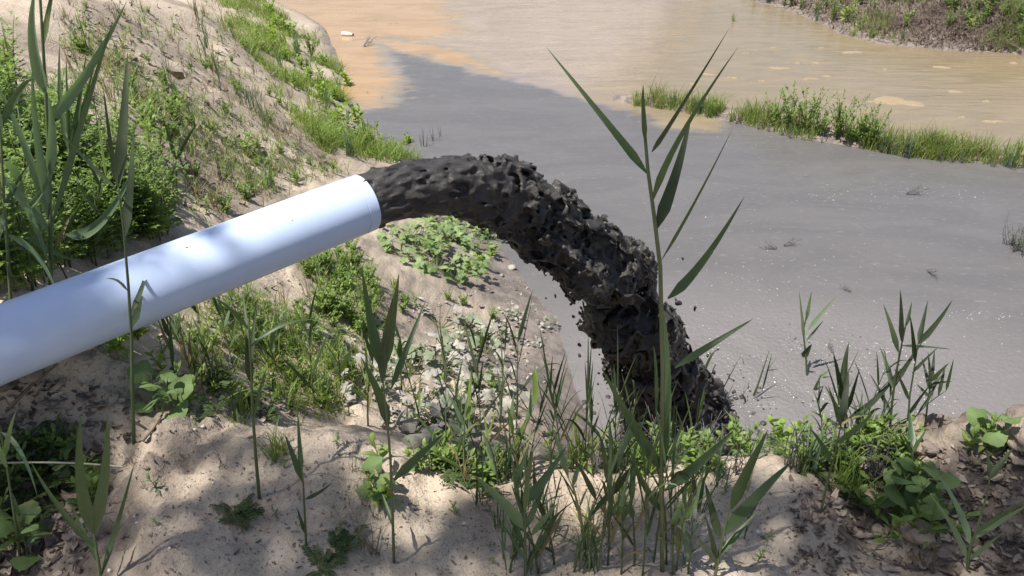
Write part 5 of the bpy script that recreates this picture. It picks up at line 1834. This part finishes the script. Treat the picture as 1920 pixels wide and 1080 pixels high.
# ------------------------------------------------------------------ the tree that shades the foreground, behind the camera
TB = np.array([-4.4, -2.8])
TB = np.array([TB[0], TB[1], GH(*TB)])
tree = thing('shade_tree', 'tall leafy tree overhanging the sand in front, its dappled shade falling on it', 'tree', TB)
mb = MB()
tr_pts = np.array([(0, 0, -.2), (.05, .05, 1.5), (.2, .1, 3.2), (.5, .35, 4.8), (.9, .7, 6.2)])
tube(mb, tr_pts, [.24, .19, .16, .13, .09], 12)
link('trunk', shade(mb.mesh('trunk')), M['bark'], tree)
shade_px = [  # (u, v, radius m, leaves)
    (330, 1010, .16, 60), (420, 990, .16, 60), (520, 1010, .16, 60), (600, 960, .12, 36), (430, 1070, .18, 60), (560, 1080, .18, 60), (690, 1050, .14, 50), (640, 1075, .14, 40),
    (430, 830, .13, 34), (520, 845, .13, 36), (590, 880, .10, 24), (360, 820, .08, 16), (660, 985, .07, 14),
    (900, 985, .10, 40), (960, 1005, .11, 44), (860, 1010, .08, 24), (940, 960, .07, 18), (820, 1080, .12, 30), (980, 1070, .13, 40),
    (1170, 960, .11, 30), (1200, 1020, .13, 44), (1250, 980, .10, 28), (1100, 1040, .10, 26), (1170, 1080, .14, 44),
    (1480, 930, .12, 40), (1540, 1000, .16, 60), (1460, 1060, .14, 48), (1590, 960, .10, 30), (1660, 1010, .13, 50), (1740, 960, .10, 26), (1740, 1030, .16, 60), (1830, 960, .16, 60), (1850, 1060, .18, 70), (1900, 930, .10, 30), (1560, 1080, .16, 60), (1920, 1000, .16, 56), (1800, 910, .08, 18),
    (680, 812, .09, 30), (770, 828, .11, 44), (860, 838, .12, 50), (950, 848, .12, 50), (1030, 850, .10, 36), (900, 800, .08, 20), (600, 790, .07, 18),
    (180, 800, .10, 30), (100, 780, .13, 44), (30, 800, .14, 50), (120, 860, .13, 50), (40, 900, .16, 60), (180, 920, .12, 40), (100, 990, .17, 64), (30, 1040, .18, 64), (190, 1030, .12, 40), (220, 980, .09, 24), (-40, 860, .2, 70)]
targets = [(G(u, v), r, n) for u, v, r, n in shade_px]
# the near length of the pipe, and the tall reeds on the crest
for d, r, n in ((-.86, .08, 40), (-.97, .10, 110), (-1.07, .11, 150), (-1.2, .14, 160), (-1.45, .17, 120), (-.70, .06, 16), (-.50, .06, 14)):
    targets.append((PE + PD * d + np.array([0, 0, .06]), r, n))
for (u, v, r, n) in ((1238, 640, .07, 15), (1226, 480, .07, 18), (1216, 330, .07, 15), (1270, 250, .07, 12), (1160, 240, .06, 10), (1320, 500, .06, 10), (725, 640, .10, 26), (730, 780, .07, 14), (240, 300, .10, 26), (235, 500, .07, 12), (1590, 700, .07, 12), (1700, 660, .08, 14), (1250, 850, .10, 26), (1150, 760, .10, 18), (1030, 740, .12, 16), (930, 760, .10, 12)):
    b_ = G(1243, 1072) if 1100 < u < 1340 else G(738, 1056) if u < 800 and u > 600 else G(250, 836) if u < 300 else G(u, 845)
    targets.append((onplane(u, v, b_), r, n))
# the rest of the crown stands over the ground behind the camera
for k in range(150):
    q = np.array([rng.uniform(-3.2, 3.4), rng.uniform(-3.6, .95), 1.8])
    targets.append((q, .22, 34))
lv = MB()
r2 = np.random.default_rng(808)
Vs, Fs, cnt_ = [], [], 0
limb_ends = []
for (q, r, n) in targets:
    tt_ = r2.uniform(7.2, 9.4)
    c0 = q + SUN * tt_ * (1 + .0)
    if r2.random() < .35:
        limb_ends.append(c0)
    for k in range(n):
        off = r2.normal(0, 1, 3) * r * .62
        off -= SUN * (off @ SUN) * .0
        c = c0 + off + SUN * r2.normal(0, .25)
        d = nrm(r2.normal(0, 1, 3) + np.array([0, 0, -.3]))
        ac = nrm(np.cross(d, r2.normal(0, 1, 3)))
        ln, wd = r2.uniform(.07, .12), r2.uniform(.035, .06)
        up_ = np.cross(d, ac)
        Vs.append(np.array([c - d * ln / 2, c + ac * wd / 2 + up_ * .006, c + d * ln / 2, c - ac * wd / 2 + up_ * .006]))
        Fs.append(np.arange(4) + 4 * cnt_)
        cnt_ += 1
cr = fast_mesh('crown', np.concatenate(Vs) - TB, np.array(Fs), False)
link('crown', cr, M['crown'], tree)
top_w = TB + tr_pts[-1]
for k, e in enumerate(limb_ends[:90:3]):
    a_ = TB + tr_pts[2 + k % 3]
    mb = MB()
    e2 = e - TB
    s_ = bez(a_ - TB, (a_ - TB) * .45 + e2 * .55 + np.array([0, 0, .5]), e2, 10)
    tube(mb, s_, np.linspace(.045, .008, 10), 6)
    link('limb', shade(mb.mesh('limb')), M['bark'], tree)

# ------------------------------------------------------------------ camera, sun, sky
cam = bpy.data.cameras.new('camera')
cam.sensor_width = 36
cam.lens = FPX / 1920 * 36
cam.clip_start = .05
cam.clip_end = 500
co = bpy.data.objects.new('camera', cam)
COL.objects.link(co)
co.location = (0, 0, CAM_H)
co.rotation_euler = (R(90 - PITCH), 0, 0)
scene.camera = co

sl = bpy.data.lights.new('sun', 'SUN')
sl.energy = 5.0
sl.angle = R(.53)
sl.color = (1.0, .955, .88)
so = bpy.data.objects.new('sun', sl)
COL.objects.link(so)
so.rotation_euler = Vector((-SUN[0], -SUN[1], -SUN[2])).to_track_quat('-Z', 'Y').to_euler()
so.location = (-10, 20, 30)

w = bpy.data.worlds.new('World')
scene.world = w
w.use_nodes = True
nt = w.node_tree
bg = nt.nodes['Background']
sky = nt.nodes.new('ShaderNodeTexSky')
sky.sky_type = 'NISHITA'
sky.sun_disc = False
sky.sun_elevation = SUN_EL
sky.sun_rotation = SUN_AZ
sky.air_density = 1.0
sky.dust_density = 1.5
nt.links.new(sky.outputs[0], bg.inputs[0])
bg.inputs[1].default_value = .072
scene.view_settings.view_transform = 'Standard'
scene.view_settings.look = 'None'
scene.view_settings.exposure = 0.7
scene.view_settings.gamma = 1
scene.render.engine = 'CYCLES'
scene.cycles.max_bounces = 6
scene.cycles.transparent_max_bounces = 4
scene.cycles.use_denoising = True
